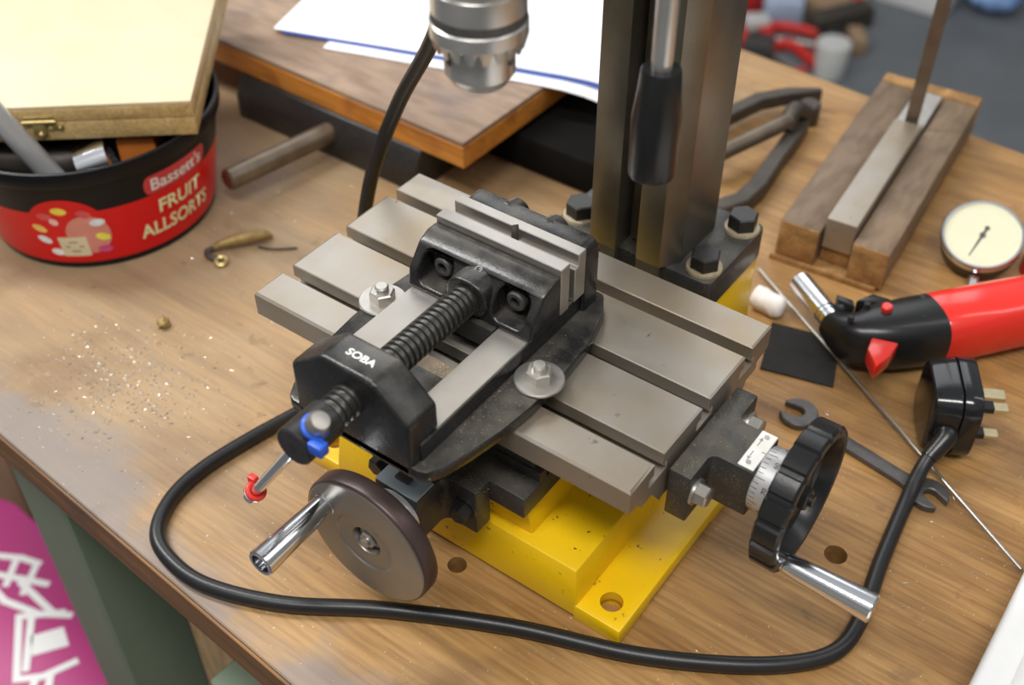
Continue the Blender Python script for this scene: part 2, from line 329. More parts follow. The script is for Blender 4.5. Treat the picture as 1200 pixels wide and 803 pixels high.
m_wall = pbr('painted_workshop_wall', (0.42, 0.41, 0.38), 0.8, 0, (0.38, 0.37, 0.345), 2)
for nm, q in (('wall_left', (-2700, -2600, -2400, 4300)), ('wall_right', (2600, 2700, -2400, 4300)), ('wall_back', (-2600, 2600, 4200, 4300)), ('wall_front', (-2600, 2600, -2400, -2300))):
    bm = nb(); box(bm, *q, FLOOR-40, FLOOR+2500); tag(part(nm, bm, m_wall, None, ((q[0]+q[1])/2, (q[2]+q[3])/2, FLOOR), 0), kind='structure')

BA = math.radians(-4.2)
bd = Vector((math.cos(BA), math.sin(BA), 0)); bn = Vector((-math.sin(BA), math.cos(BA), 0)); bo = bn*(-108.5)
def BT(s, t, z): return tuple(bo + bd*s + bn*t + Vector((0, 0, z)))
bench = thing('workbench', (0, 0, FLOOR), 'long workbench with worn brown wooden top on green painted steel legs', 'workbench')
bench.rotation_euler = (0, 0, 0)
def bbox(s0, s1, t0, t1, z0, z1, bev=0):
    b = nb(); box(b, s0, s1, t0, t1, z0, z1, bev, 1); return remap(b, BT)
top = bbox(-600, 1050, 0, 708, D-27, D, 0.8)
def hole(x, y, r, z0, z1, n=20):
    b = nb(); cyl(b, (x, y, z0), (x, y, z1), r, n=n); return b
top = via_modifiers(top, [hole(143, -10, 5.5, D-20, D+5), hole(310, 120, 6.5, D-20, D+5)])
part('top', top, m_bench, bench, smooth=20)
part('front_edge', bbox(-600, 1050, -2.2, -0.2, D-26.6, D-0.9, 0.4), m_edge, bench, smooth=20)
for s in (-137, 900):
    for t in (6, 630):
        part('leg', bbox(s-30, s+30, t, t+58, FLOOR+4, D-27, 2), m_green, bench)
        part('leg_foot', bbox(s-36, s+36, t-4, t+64, FLOOR, FLOOR+4), m_green, bench)
    part('cross_rail', bbox(s-22, s+22, 64, 630, D-85, D-27, 2), m_green, bench)
part('side_rail', bbox(-102, 871, 640, 680, D-90, D-27, 2), m_green, bench)
part('front_rail', bbox(27, 868, 4, 36, -290, -230, 2), m_green, bench)

# ------------------------------------------------------------------ the milling machine
mill = thing('milling_machine', (131, 120, D), 'small bench milling machine with yellow base, slotted grey table and steel column', 'milling machine')
# yellow base
BCX = 131
bm = nb()
def drafted(bm, x0, x1, y0, y1, z0, z1, dr, bev=1.5):
    """block whose sides lean in by dr towards the top"""
    return prism(bm, [(x0, y0), (x1, y0), (x1, y1), (x0, y1)], z0, z1, bev=bev, seg=2, top=[(x0+dr, y0+dr), (x1-dr, y0+dr), (x1-dr, y1-dr), (x0+dr, y1-dr)])
basebm = nb()
drafted(basebm, 19, 243, -1.2, 128, D+2.5, -109, 0.6, 1.0)
basebm = via_modifiers(basebm, [hole(229, 13, 6.3, D-5, -100), hole(33, 13, 6.3, D-5, -100)])
for (x0, x1) in ((19.2, 46), (214, 242.8)):
    for (y0, y1) in ((-1.0, 30), (98, 127.8)):
        pad = nb(); box(pad, x0, x1, y0, y1, D, D+5, 0.6); hx = 229 if x0 > 100 else 33
        if y0 < 50: pad = via_modifiers(pad, [hole(hx, 13, 6.3, D-5, -100)])
        tmp_me = bpy.data.meshes.new('tmp'); pad.to_mesh(tmp_me); pad.free(); basebm.from_mesh(tmp_me); bpy.data.meshes.remove(tmp_me)
drafted(basebm, 46, 216, -1.5, 127, -117, -83, 3.0, 1.6)
drafted(basebm, 84, 185, 120, 250, D, -84, 0.5, 1.6)
prism(basebm, [(72, 8), (181, 8), (181, 170), (72, 170)], -85, -63, bev=1.0, top=[(76, 8), (177, 8), (177, 170), (76, 170)])
drafted(basebm, 82, 186, 180, 246, -112, -43, 0.5, 2.5)
part('base', basebm, m_yellow, mill, smooth=30)
# saddle
bm = nb(); box(bm, 69, 181, 0, 141, -62, -47, 0.8); box(bm, 73, 177, 15, 126, -48, -34, 0.8); box(bm, 69, 181, 14, 20, -48, -40, 0.6)
part('saddle', bm, m_dark, mill, smooth=30)
# table with three T slots, one casting
ys = [0, 21.6, 30.0, 66.7, 74.5, 111.5, 119.4, 141.0]
prof = [(0, -1.3), (1.3, 0)]
for a, b in ((1, 2), (3, 4), (5, 6)):
    y0, y1 = ys[a], ys[b]
    prof += [(y0-0.5, 0), (y0, -0.5), (y0, -8), (y0-4, -8), (y0-4, -13.5), (y1+4, -13.5), (y1+4, -8), (y1, -8), (y1, -0.5), (y1+0.5, 0)]
prof += [(140.2, 0), (141, -0.8), (141, -15), (129, -17), (129, -22), (118, -22), (112, -34), (30, -34), (22, -22), (12, -22), (12, -17), (0, -15)]
bm = nb(); prism(bm, prof, 0, 240, lambda a, b, c: (c, a, b))
es = [e for e in bm.edges if all(abs(v.co.z) < 0.9 for v in e.verts) and (all(v.co.x < 1 for v in e.verts) or all(v.co.x > 239 for v in e.verts)) and e.calc_length() > 5]
bmesh.ops.bevel(bm, geom=es, offset=1.2, segments=1, affect='EDGES')
part('table', bm, m_table, mill, smooth=20)
# leadscrew brackets, collars and handwheels
def bracket_bm(P):
    """T shaped bracket: a along the screw axis (out), b across, c up"""
    poly = [(0, -34.5), (12, -34.5)] + [(12 + 4*(1-math.cos(t)), -18 + 4*math.sin(t)) for t in (0, 0.5, 1.05, 1.57)] + [(34, -14), (34, 14)] + [(12 + 4*(1-math.cos(t)), 18 - 4*math.sin(t)) for t in (1.57, 1.05, 0.5, 0)] + [(12, 34.5), (0, 34.5)]
    b = nb(); prism(b, poly, -17, 15, lambda a, bb, c: P(a, bb, c), bev=1.0, seg=2); return b
PX = lambda a, b, c: (242+a, 67.5+b, -27+c)
PY = lambda a, b, c: (125+b, -a, -61+c)
for P, dirv in ((PX, (1, 0, 0)), (PY, (0, -1, 0))):
    br = part('screw_bracket', bracket_bm(P), m_dark, mill)
    for b_ in (-27.5, 27.5):
        bm = nb(); cyl(bm, P(12, b_, 0), P(13.5, b_, 0), 7.2); hexh(bm, P(13.5, b_, 0), dirv, 10, 6.5, 0.3)
        part('bracket_bolt', bm, m_zinc if P is PX else m_bolt, br)
# index plates
bm = nb(); box(bm, 267, 275.6, 54.5, 81, -12, -11, 0.3, 1); pl = part('index_plate', bm, m_plate, mill, smooth=20)
bm = nb()
for y in (58, 77.5): cyl(bm, (271, y, -11), (271, y, -10.4), 1.3, n=12)
part('rivet', bm, m_zinc, pl)
bm = nb(); box(bm, 273.4, 275.4, 67.2, 67.8, -11, -10.85); box(bm, 269.4, 269.9, 62, 66, -11, -10.85); box(bm, 269.4, 269.9, 70, 74, -11, -10.85)
for s in (-1, 1): prism(bm, [(270.6, 67.8+s*6.2), (268.6, 67.8+s*6.2), (269.6, 67.8+s*8.6)], -11, -10.85)
part('plate_mark', bm, pbr('grey_engraving', (0.3, 0.29, 0.27), 0.5), pl)
bm = nb(); box(bm, 111.5, 138.5, -33.8, -19.5, -46, -44.6, 0.3, 1); pl = part('index_plate', bm, m_blue_plate, mill, smooth=20)
bm = nb(); box(bm, 120, 129, -28.5, -24, -44.6, -42.6, 0.3, 1); part('plate_tab', bm, m_spanner, pl, smooth=20)
# right handwheel (black plastic, ribbed rim) with its dial collar and chrome handle
xc = (0, 67.5, -27)
cl = part('dial_collar', lathe(nb(), [(275.8, 0), (275.8, 16.2), (276.6, 17.0), (287, 18.0), (288.5, 19.4), (290.5, 19.4), (291, 18.6), (291, 0)], xc, (1, 0, 0), 64), m_collar, mill)
bm = nb()
for k in range(40):
    a = 2*math.pi*k/40; L_ = 5.0 if k % 5 == 0 else 3.0
    u = Vector((0, math.cos(a), math.sin(a))); v = Vector((0, -math.sin(a), math.cos(a))); o = Vector(xc)
    vs_ = [bm.verts.new(o + u*(17.0+(x-276.6)*1.0/9.4+0.06) + v*s*0.16 + Vector((x, 0, 0))) for x, s in ((276.7, -1), (276.7+L_, -1), (276.7+L_, 1), (276.7, 1))]
    bm.faces.new(vs_)
part('graduations', bm, m_mark, cl, smooth=0)
for k, sdig in enumerate(('0', '10', '20', '30', '40', '50', '60', '70')):
    a0 = math.radians(196 + 45*k)
    b = text_bm(sdig, 3.4)
    def fn(x, y, z, a0=a0):
        a = a0 - x/17.0; r = 17.82; return (283.6 - y, xc[1] + r*math.cos(a), xc[2] + r*math.sin(a))
    part('collar_numeral', remap(b, fn), m_mark, cl, smooth=0)
def ribs(a, k):
    if k in (2, 3, 4, 5):
        p = (a*18/(2*math.pi)) % 1.0; d = min(p, 1-p)
        return -1.5 if d < 0.1 else 0.0
    return 0.0
bm = lathe(nb(), [(288.5, 10), (288.5, 30), (288.8, 37.4), (289.8, 39.0), (301.2, 39.2), (302.6, 38.0), (303, 36), (302.6, 33.6), (300, 32.2), (295, 31), (293.5, 29), (293.5, 14), (297, 12.5), (297.5, 11.5), (297.5, 0)], xc, (1, 0, 0), 216, rf=ribs)
hwx = part('handwheel', bm, m_plastic, mill, smooth=30, label='black plastic handwheel with ribbed rim')
bm = nb(); hexh(bm, (297.5, 67.5, -27), (1, 0, 0), 11, 4); cyl(bm, (297, 67.5, -27), (303.5, 67.5, -27), 3)
part('axle_nut', bm, m_bolt, hwx)
hp = (0, 44.5, -49.5)
part('crank_handle', lathe(nb(), [(300, 0), (300, 4.6), (304, 4.6), (304.5, 5.2), (312, 6.0), (346, 7.4), (348.5, 7.4), (349.3, 6.6), (349.3, 0)], hp, (1, 0, 0), 36), m_chrome, hwx, label='polished chrome crank handle')
# front handwheel (plain steel disc)
wc = Vector((125.5, 0, -61))
bm = lathe(nb(), [(48.5, 0), (48.5, 30), (49, 37.6), (50, 39.0), (51, 39.4), (58, 39.4), (59.2, 38.9), (59.7, 38.0)], wc, (0, -1, 0), 96)
hwy = part('handwheel', bm, m_rim, mill, smooth=50, label='plain steel handwheel disc with brown rim')
part('wheel_face', lathe(nb(), [(59.7, 38.05), (60.2, 37.2), (60.2, 18.5), (59.4, 17.8), (58.6, 15.2), (58.6, 9.2), (57.8, 8.8), (52, 8.6), (52, 0)], wc, (0, -1, 0), 96), m_wheel, hwy, smooth=30)
bm = nb(); cyl(bm, wc+Vector((0, -52, 0)), wc+Vector((0, -55, 0)), 7.2); hexh(bm, wc+Vector((0, -55, 0)), (0, -1, 0), 9, 3.5); cyl(bm, wc+Vector((0, -55, 0)), wc+Vector((0, -60.5, 0)), 2.8, ch=0.6)
part('axle_nut', bm, m_zinc, hwy)
hp = (101, 0, -47.5)
part('crank_handle', lathe(nb(), [(58, 0), (58, 6.4), (61, 6.4), (61.5, 6.0), (104, 7.5), (105.5, 7.5), (106.3, 6.8), (106.0, 5.4), (100, 5.2), (100, 0)], hp, (0, -1, 0), 36), m_chrome, hwy, label='polished chrome crank handle')
bm = nb(); lathe(bm, [(34.2, 0), (34.2, 14.5), (48.3, 14.5), (48.3, 0)], wc, (0, -1, 0), 40)
part('dial_collar', bm, m_collar, mill)
# column, flange and bolts
cpoly = [(107, 171), (125, 171), (125, 188), (139, 188), (139, 171), (155, 171), (162.5, 184), (162.5, 226), (99.5, 226), (99.5, 184)]
bm = nb(); prism(bm, cpoly, -22, 420, bev=0.7, seg=2); box(bm, 107.4, 124.6, 171.05, 174.8, -62, -21); box(bm, 139.4, 154.6, 171.05, 174.8, -62, -21)
part('column', bm, m_column, mill, smooth=25)
bm = nb(); box(bm, 127.5, 136.5, 184.5, 188.5, -20, 400, 0.4, 1)
part('column_rack', bm, m_rustbar, mill, smooth=20)
def rrect(x0, x1, y0, y1, r, n=5):
    out = []
    for cx, cy, a0 in ((x1-r, y0+r, -90), (x1-r, y1-r, 0), (x0+r, y1-r, 90), (x0+r, y0+r, 180)):
        for i in range(n+1):
            a = math.radians(a0 + 90*i/n); out.append((cx + r*math.cos(a), cy + r*math.sin(a)))
    return out
bm = nb(); prism(bm, rrect(79, 187, 175, 246, 5), -44, -22, bev=0.8, seg=2)
fl = part('column_flange', bm, m_dark, mill, smooth=30)
for x in (89, 176):
    for y in (188, 235):
        bm = nb(); lathe(bm, [(0, 0), (0, 11), (1.6, 10.6), (2.2, 7), (2.2, 0)], (x, y, -22), (0, 0, 1), 28); part('bolt_washer', bm, m_cream, fl)
        bm = nb(); hexh(bm, (x, y, -19.9), (0, 0, 1), 16, 9, 0.2+0.3*random.random()); part('flange_bolt', bm, m_bolt, fl)
# head, quill, chuck and feed lever
bm = nb(); box(bm, 90, 172, 0, 165, 245, 390, 6, 3); box(bm, 96, 166, 160, 236, 255, 380, 3)
part('head', bm, m_black, mill)
ca = Vector((131, 35.5, 0))
part('quill', cyl(nb(), ca+Vector((0, 0, 205)), ca+Vector((0, 0, 246)), 17, n=40), m_steel, mill)
ck = part('chuck', lathe(nb(), [(206, 0), (206, 15), (204, 18.5), (201.4, 18.7), (201.2, 19.6), (197, 19.8), (191.4, 19.8), (191.2, 19.0)], ca, (0, 0, 1), 56), m_chuck, mill, smooth=30)
part('knurled_band', lathe(nb(), [(191.3, 18.5), (191.1, 19.5), (187.5, 19.7), (187.2, 19.0)], ca, (0, 0, 1), 120, rf=lambda a, k: 0.25*(1 if int(a*60/math.pi) % 2 else 0)), m_knurl, ck, smooth=20)
def teeth(a, k): return 0.0
bm = lathe(nb(), [(196.5, 19.4), (196, 20.2), (188.5, 20.4), (187.6, 19.4)], ca, (0, 0, 1), 56); bm.free()
bm = nb(); n = 180
# sleeve with gear teeth along its lower rim
rings = []
for z, r in ((187.2, 19.6), (186.6, 20.4), (181.0, 20.5), ('gap', 20.1), ('in', 16.6)):
    rg = []
    for i in range(n):
        a = 2*math.pi*i/n; zz, rr = z, r
        if isinstance(z, str):
            p = (i*20/n) % 1.0; tooth = 1.0 if abs(p-0.5) < 0.17 else max(0.0, 1-(abs(p-0.5)-0.17)/0.2)
            zz = 180.2 - 5.6*tooth + (0.0 if z == 'gap' else 1.2); rr = r - (1.5*tooth if z == 'gap' else 0)
        rg.append(bm.verts.new((ca.x + rr*math.cos(a), ca.y + rr*math.sin(a), zz)))
    rings.append(rg)
for A, B in zip(rings, rings[1:]):
    for i in range(n): bm.faces.new((A[i], A[(i+1) % n], B[(i+1) % n], B[i]))
bmesh.ops.recalc_face_normals(bm, faces=bm.faces[:])
part('toothed_sleeve', bm, m_chuck, ck, smooth=14)
nose = lathe(nb(), [(188, 0), (188, 15.0), (163.5, 15.0), (158.6, 11.8), (158, 11.0), (158, 0)], ca, (0, 0, 1), 48)
cut = []
for k in range(3):
    a = math.radians(8 + 120*k); d = Vector((math.cos(a), math.sin(a), 0)); b = nb(); cyl(b, ca + d*9 + Vector((0, 0, 171.5)), ca + d*22 + Vector((0, 0, 171.5)), 2.7, n=16); cut.append(b)
b = nb(); cyl(b, ca+Vector((0, 0, 150)), ca+Vector((0, 0, 175)), 5.0, n=24); cut.append(b)
part('chuck_nose', via_modifiers(nose, cut), m_chuck, ck, smooth=30)
for k in range(3):
    a = math.radians(55 + 120*k); d = Vector((math.cos(a), math.sin(a), 0)); b = nb(); cyl(b, ca + d*3.2 + Vector((0, 0, 155.5)), ca + d*6.2 + Vector((0, 0, 170)), 2.4, n=14, ch=0.5); part('chuck_jaw', b, m_steel, ck)
lv = part('feed_lever', tube(nb(), [(171, 84, 268), (186, 84, 262), (189.5, 84.5, 240), (190, 84.5, 155)], [5.2, 5.2, 5.0, 4.6], 20), m_chuck, mill)
part('lever_grip', lathe(nb(), [(107, 0), (107, 9.2), (108, 10.6), (110, 11.0), (137, 11.2), (150, 9.6), (160, 8.8), (161, 8.2), (161.3, 4.4)], (190, 84.5, 0), (0, 0, 1), 28), m_plastic, lv, label='black tapered grip')

# ------------------------------------------------------------------ drill vice
vice = thing('drill_vice', (119, 25, 0), 'black cast drill vice with long threaded screw bolted across the slotted table', 'vice')
VX = 119.0
half = [(39, -52), (43, -50), (47, -43), (51, -28), (55, -8), (57, 12), (57, 40), (54, 70), (48, 90), (40, 103)]
outline = [(VX+a, b) for a, b in half] + [(VX-a, b) for a, b in half[::-1]]
flange = nb(); prism(flange, outline, 0.06, 8, bev=1.6, seg=2)
slot = nb(); box(slot, VX-18.5, VX+18.5, 2, 80, -3, 12)
body = via_modifiers(flange, [slot])
for s in (-1, 1):
    x0, x1 = sorted((VX+s*18.5, VX+s*37)); box(body, x0, x1, -46, 92, 3, 18.6, 0.5, 1)
vb = part('vice_body', body, m_black, vice, smooth=30)
bm = nb(); box(bm, VX-18.4, VX+18.4, -34, 12, 3, 7); part('dusty_floor_plate', bm, pbr('dust_covered_iron', (0.30, 0.23, 0.15), 0.75, 0, (0.14, 0.11, 0.08), 120, bump=0.3, speck=((0.55, 0.45, 0.28), 0.6, 1500)), vb, smooth=20)
# front bridge with the screw hole
bp = [(-36, 0.06), (36, 0.06), (36, 33.5), (16.5, 50.5), (-15, 50.5), (-36, 34.5)]
br = nb(); prism(br, bp, -52, -31, lambda a, b, c: (VX+a, c, b))
bridge = via_modifiers(br, [], 2.6, 4, 0.4)
bd_ = part('bridge', bridge, m_black, vice, smooth=30)
b = text_bm('SOBA', 5.8, 16.5, bold=0.12)
part('maker_lettering', remap(b, lambda x, y, z: (VX+1.5+x, -42+y, 50.62)), m_white, bd_, smooth=0, label='white raised lettering')
for s in (-1, 1):
    x0, x1 = sorted((VX+s*18.8, VX+s*36.8)); bm = nb(); box(bm, x0, x1, -34, 86, 18.0, 20.0, 0.3, 1); part('slideway', bm, m_way, vice, smooth=20, label='bright ground slideway')
# fixed jaw
fj = nb(); prism(fj, [(-39.5, 0.06), (39.5, 0.06), (39.5, 44), (36, 48.5), (-36, 48.5), (-39.5, 44)], 84, 97, lambda a, b, c: (VX+a, c, b))
fixed = via_modifiers(fj, [], 1.8, 3, 0.4)
for x in (-15, 10): cyl(fixed, (VX+x, 90, 41), (VX+x, 103, 39), 8.5, 7.5, n=28, ch=1.5)
box(fixed, VX-24, VX+20, 92, 101, 4, 34, 2.5)
part('fixed_jaw', fixed, m_black, vice, smooth=30)
jp = nb(); prism(jp, [(84, 21), (74.5, 21), (74.5, 42.5), (77.5, 42.5), (77.5, 50), (84, 50)], VX-39.3, VX+39.3, lambda a, b, c: (c, a, b), bev=0.4, seg=1)
vg = nb(); prism(vg, [(-3.2, 72), (3.2, 72), (2.4, 77.5), (0, 80.3), (-2.4, 77.5)], 15, 55, lambda a, b, c: (VX+a, b, c))
part('jaw_plate', via_modifiers(jp, [vg]), m_steel, vice, smooth=20, label='stepped steel jaw plate with vertical groove')
# moving jaw: sloped casting with two rounded pockets and a central boss
mj = nb(); prism(mj, [(36.5, 20.1), (62, 20.1), (62, 46), (54.5, 46), (47.5, 43), (38, 31)], VX-39.4, VX+39.4, lambda a, b, c: (c, a, b))
cuts = []
for s in (-1, 1):
    c = nb(); x0, x1 = sorted((VX+s*14.0, VX+s*33.5)); prism(c, rrect(x0, x1, 23.5, 41.0, 5, 4), 28, 52.5, lambda a, b, cc: (a, cc, b)); cuts.append(c)
mjaw = via_modifiers(mj, cuts, 1.7, 4, 0.45)
boss = nb(); prism(boss, rrect(VX-12.5, VX+12.5, 20.5, 42.5, 10, 6), 35.2, 50, lambda a, b, c: (a, c, b), bev=1.5, seg=3)
mv = part('moving_jaw', mjaw, m_black, vice, smooth=35)
part('screw_boss', boss, m_black, mv, smooth=40)
for s in (-1, 1):
    x = VX+s*23.0; bm = nb(); lathe(bm, [(52.6, 0), (52.6, 5.6), (46.4, 5.6), (45.6, 4.8), (45.6, 2.9), (49, 2.7), (49, 0)], (x, 0, 33), (0, 1, 0), 28); part('cap_screw', bm, m_spanner, mv, label='socket cap screw')
bm = nb(); lathe(bm, [(0, 0), (0, 2.2), (0.5, 2.2), (0.5, 1.2), (-0.2, 1.0), (-0.2, 0)], (VX, 46.5, 42.4), (0, -0.35, 1), 18); part('set_screw', bm, m_spanner, mv)
bm = nb(); box(bm, VX-39.3, VX+39.3, 62, 69.5, 20.6, 50, 0.4, 1)
part('jaw_plate', bm, m_steel, vice, smooth=20, label='plain steel jaw plate')
bm = nb(); box(bm, VX-18, VX+18, 33, 66, 7, 20); part('jaw_guide', bm, m_dark, vice, smooth=20)
# screw: square thread of 4 mm pitch
sp = [(-66, 0), (-66, 7.0)]
y = -65.0
while y < 36:
    sp += [(y, 7.0), (y+0.4, 8.4), (y+1.9, 8.4), (y+2.3, 7.0)]; y += 3.7
sp += [(37, 7.0), (37, 0)]
part('screw', lathe(nb(), sp, (VX, 0, 31), (0, 1, 0), 36), pbr('oily_thread_steel', (0.17, 0.165, 0.155), 0.3, 0.85, (0.11, 0.105, 0.095), 80), vice, smooth=25)
drum = part('screw_head', lathe(nb(), [(-88, 0), (-88, 2.2), (-85, 2.2), (-85, 0)], (VX, 0, 31), (0, 1, 0), 16), m_mark, vice)
bm = lathe(nb(), [(-88, 2.3), (-88, 9.2), (-87.2, 10), (-66, 10), (-65.2, 9.2), (-65.2, 0)], (VX, 0, 31), (0, 1, 0), 40)
part('head_barrel', bm, m_bolt, drum, smooth=30)
bdv = Vector((0.55, 0, 0.835)); bc = Vector((VX, -79, 31))
p1 = bc + bdv*15; p0 = bc - bdv*88
tb = part('tommy_bar', cyl(nb(), p0, p1, 2.9, n=18), m_chrome, vice)
part('bar_end', lathe(nb(), [(0, 0), (0, 4.6), (1, 5.4), (4.5, 5.5), (7, 4.2), (7.6, 0)], p1-bdv*2, bdv, 22), m_zinc, tb)
part('bar_end', lathe(nb(), [(0, 0), (0, 3.6), (1, 5.0), (4, 5.0), (5, 4), (5, 0)], p0+bdv*2, -bdv, 22), m_chrome, tb)
bm = nb(); torus(bm, p1-bdv*3.2, bdv, 5.0, 1.7); box(bm, p1.x+0.5, p1.x+8.5, p1.y-8.5, p1.y-2.5, p1.z-10.5, p1.z-4, 1.0); part('blue_tape', bm, m_bluetape, tb)
bm = nb(); torus(bm, p0+bdv*4.2, bdv, 4.2, 1.4); box(bm, p0.x-4.5, p0.x+0.5, p0.y+1, p0.y+5, p0.z+4.2, p0.z+9, 1.0); part('red_tape', bm, m_redtape, tb)
# hold-down studs
for x, lab in ((169, 'zinc nut on large round washer, on the vice flange facing the red gas torch'), (68.5, 'zinc nut on large round washer, on the vice flange facing the sweets tub')):
    t = thing('clamp_stud', (x, 28.5, 8), lab, 'nut', 'hold-down nuts of the vice')
    part('washer', lathe(nb(), [(0, 4.5), (0, 12.4), (0.5, 12.8), (1.5, 12.8), (2, 12.3), (2, 4.5)], (x, 28.5, 8.1), (0, 0, 1), 40), m_zinc, t)
    bm = nb(); hexh(bm, (x, 28.5, 10.1), (0, 0, 1), 12, 6, 0.4, 0.7); part('nut', bm, m_zinc, t)
    part('stud', lathe(nb(), [(0, 0), (0, 3.8), (8.5, 3.8), (9.4, 3.0), (9.4, 0)], (x, 28.5, 10), (0, 0, 1), 20), m_zinc, t)

# ------------------------------------------------------------------ power cord and plug
cord = thing('power_cord', (330, 230, D), 'thick black power cord with three-pin plug looping round the machine', 'power cord')
pts = [(329, 224, -97.5), (327.4, 208, -102.5), (326.5, 193, -110), (328, 173, D+4.6), (333, 126, D+4.6), (339, 85, D+4.6), (337, 60, D+4.6), (322, 40, D+4.6), (294, 19, D+4.6), (252, -4, D+4.6), (193, -27, D+4.6), (132, -58, D+4.6), (86, -87, D+4.6), (44, -103, D+4.6), (14, -103, D+4.6), (-6, -94, D+4.6), (-18, -72, D+4.6), (-20, -45, D+4.6), (-14, -10, D+4.6), (-7, 18, D+4.6), (0, 48, D+4.6), (-8, 80, D+6), (-24, 104, -98), (-33, 118, -62), (-30, 122, -29), (-22, 127, 7), (-2, 131, 55), (28, 126, 103), (55, 112, 150), (80, 98, 205), (91, 92, 234), (93, 91, 244.2)]
part('cord', tube(nb(), pts, 4.5, 14, smooth=8), m_rubber, cord, smooth=60)
pf = Vector((333.5, 248, -94.5)); pp = Vector((0.88, 0.475, 0)).normalized(); pu = Vector((-pp.y, pp.x, 0))
def PL(a, b, c): return tuple(pf + pp*a + pu*b + Vector((0, 0, c)))     # a out of the pin face, b towards the earth pin, c up
sec = rrect(-25, 26, -25.3, 25.3, 15, 5)
def scale2(poly, k): return [(a*k, b*k) for a, b in poly]
bm = nb()
prism(bm, sec, -11, 0, lambda b, c, a: PL(a, b, c), bev=1.2, seg=2)
base_ = part('plug_base', bm, m_plugblack, cord, smooth=35)
bm = nb(); prism(bm, scale2(sec, 0.99), -11.2, -27, lambda b, c, a: PL(a, b, c), bev=1.6, seg=3, top=scale2(sec, 0.86))
part('plug_cover', bm, m_plugblack, cord, smooth=35)
for (b0, c0, L_, wb, wc_) in ((12.5, 0, 22.5, 4, 8), (-9.5, 11, 17.5, 3.2, 6.4), (-9.5, -11, 17.5, 3.2, 6.4)):
    bm = nb(); prism(bm, [(b0-wc_/2, c0-wb/2), (b0+wc_/2, c0-wb/2), (b0+wc_/2, c0+wb/2), (b0-wc_/2, c0+wb/2)], -0.5, L_, lambda b, c, a: PL(a, b, c), bev=0.6, seg=1)
    pn = part('pin', bm, m_pin, base_, smooth=20)
    if L_ < 20:
        bm = nb(); prism(bm, [(b0-wc_/2-0.25, c0-wb/2-0.25), (b0+wc_/2+0.25, c0-wb/2-0.25), (b0+wc_/2+0.25, c0+wb/2+0.25), (b0-wc_/2-0.25, c0+wb/2+0.25)], -0.2, 9, lambda b, c, a: PL(a, b, c)); part('pin_sleeve', bm, m_plastic, base_, smooth=20)
for b0, c0 in ((-19, -3), (-14, 18), (2, 3)):
    bm = nb(); cyl(bm, PL(-0.2, b0, c0), PL(0.5, b0, c0), 2.2, n=14); part('plug_screw', bm, m_brass, base_)
part('cord_grommet', tube(nb(), [PL(-17, -19, -1), PL(-17, -25, -2), (327, 204, -104)], [7.4, 6.6, 5.0], 18), m_plastic, cord, smooth=50)

# ------------------------------------------------------------------ sweets tub and what is in it
TX, TY = -286.0, 102.0
tub = thing('sweets_tub', (TX, TY, D), 'round black and red plastic sweets tub holding metal offcuts', 'tub')
def tr(z): return 82 + 15*(z-D)/90.0
prof = [(D+1.5, 0), (D+1.5, 70), (D, 74), (D, 80), (D+1, 82), (D+6, tr(D+6))]
bm = lathe(nb(), prof, (TX, TY, 0), (0, 0, 1), 96)
part('tub_base', bm, m_tubblack, tub, smooth=30)
ZR = -66.0
part('red_band', lathe(nb(), [(D+6, tr(D+6)), (ZR, tr(ZR))], (TX, TY, 0), (0, 0, 1), 96), m_tubred, tub, smooth=30)
part('black_band', lathe(nb(), [(ZR, tr(ZR)), (-42, tr(-42)), (-41, 97.6), (-39.5, 98.2), (-31, 98.6), (-29.5, 98), (-29, 96.6), (-29.6, 95.2), (-32, 94.6), (-60, 90), (D+4, 79), (D+3, 0)], (TX, TY, 0), (0, 0, 1), 96), m_tubblack, tub, smooth=30)
def wrap(th0, z0, off):
    def fn(x, y, z):
        zz = z0 + y; r = tr(zz) + off; a = math.radians(th0) + x/88.0
        return (TX + r*math.cos(a), TY + r*math.sin(a), zz)
    return fn
def flat_poly(poly):
    b = nb(); c = b.verts.new((sum(p[0] for p in poly)/len(poly), sum(p[1] for p in poly)/len(poly), 0)); vs2 = [b.verts.new((x, y, 0)) for x, y in poly]
    for i in range(len(vs2)): b.faces.new((c, vs2[i], vs2[(i+1) % len(vs2)]))
    bmesh.ops.subdivide_edges(b, edges=b.edges[:], cuts=2, use_grid_fill=True); return b
def circ_poly(cx, cy, rx, ry=None, n=32, rot=0.0):
    ry = ry or rx; out = []
    for i in range(n):
        a = 2*math.pi*i/n; x, y = rx*math.cos(a), ry*math.sin(a); out.append((cx + x*math.cos(rot) - y*math.sin(rot), cy + x*math.sin(rot) + y*math.cos(rot)))
    return out
def rsub(x0, x1, y0, y1, r, nx=12):
    """rounded banner as a fine strip"""
    b = nb(); cols = []
    for i in range(nx*3+1):
        x = x0 + (x1-x0)*i/(nx*3); e = min(x-x0, x1-x); ins = r - math.sqrt(max(0, r*r-(r-e)**2)) if e < r else 0
        cols.append((b.verts.new((x, y0+ins, 0)), b.verts.new((x, y1-ins, 0))))
    for A, B in zip(cols, cols[1:]): b.faces.new((A[0], B[0], B[1], A[1]))
    return b
part('banner', remap(rsub(-27.5, 27.5, -8.2, 8.2, 5), wrap(2.5, -57, 0.35)), m_banner, tub, smooth=0)
part('tub_lettering', remap(text_bm("Bassett's", 14.5, 45, bold=0.25), wrap(2.5, -57.5, 0.6)), m_white, tub, smooth=0, label='white lettering on red banner')
part('tub_lettering', remap(text_bm('FRUIT', 16.5, 39, bold=0.35), wrap(3, -79, 0.5)), m_letter, tub, smooth=0, label='cream capital lettering')
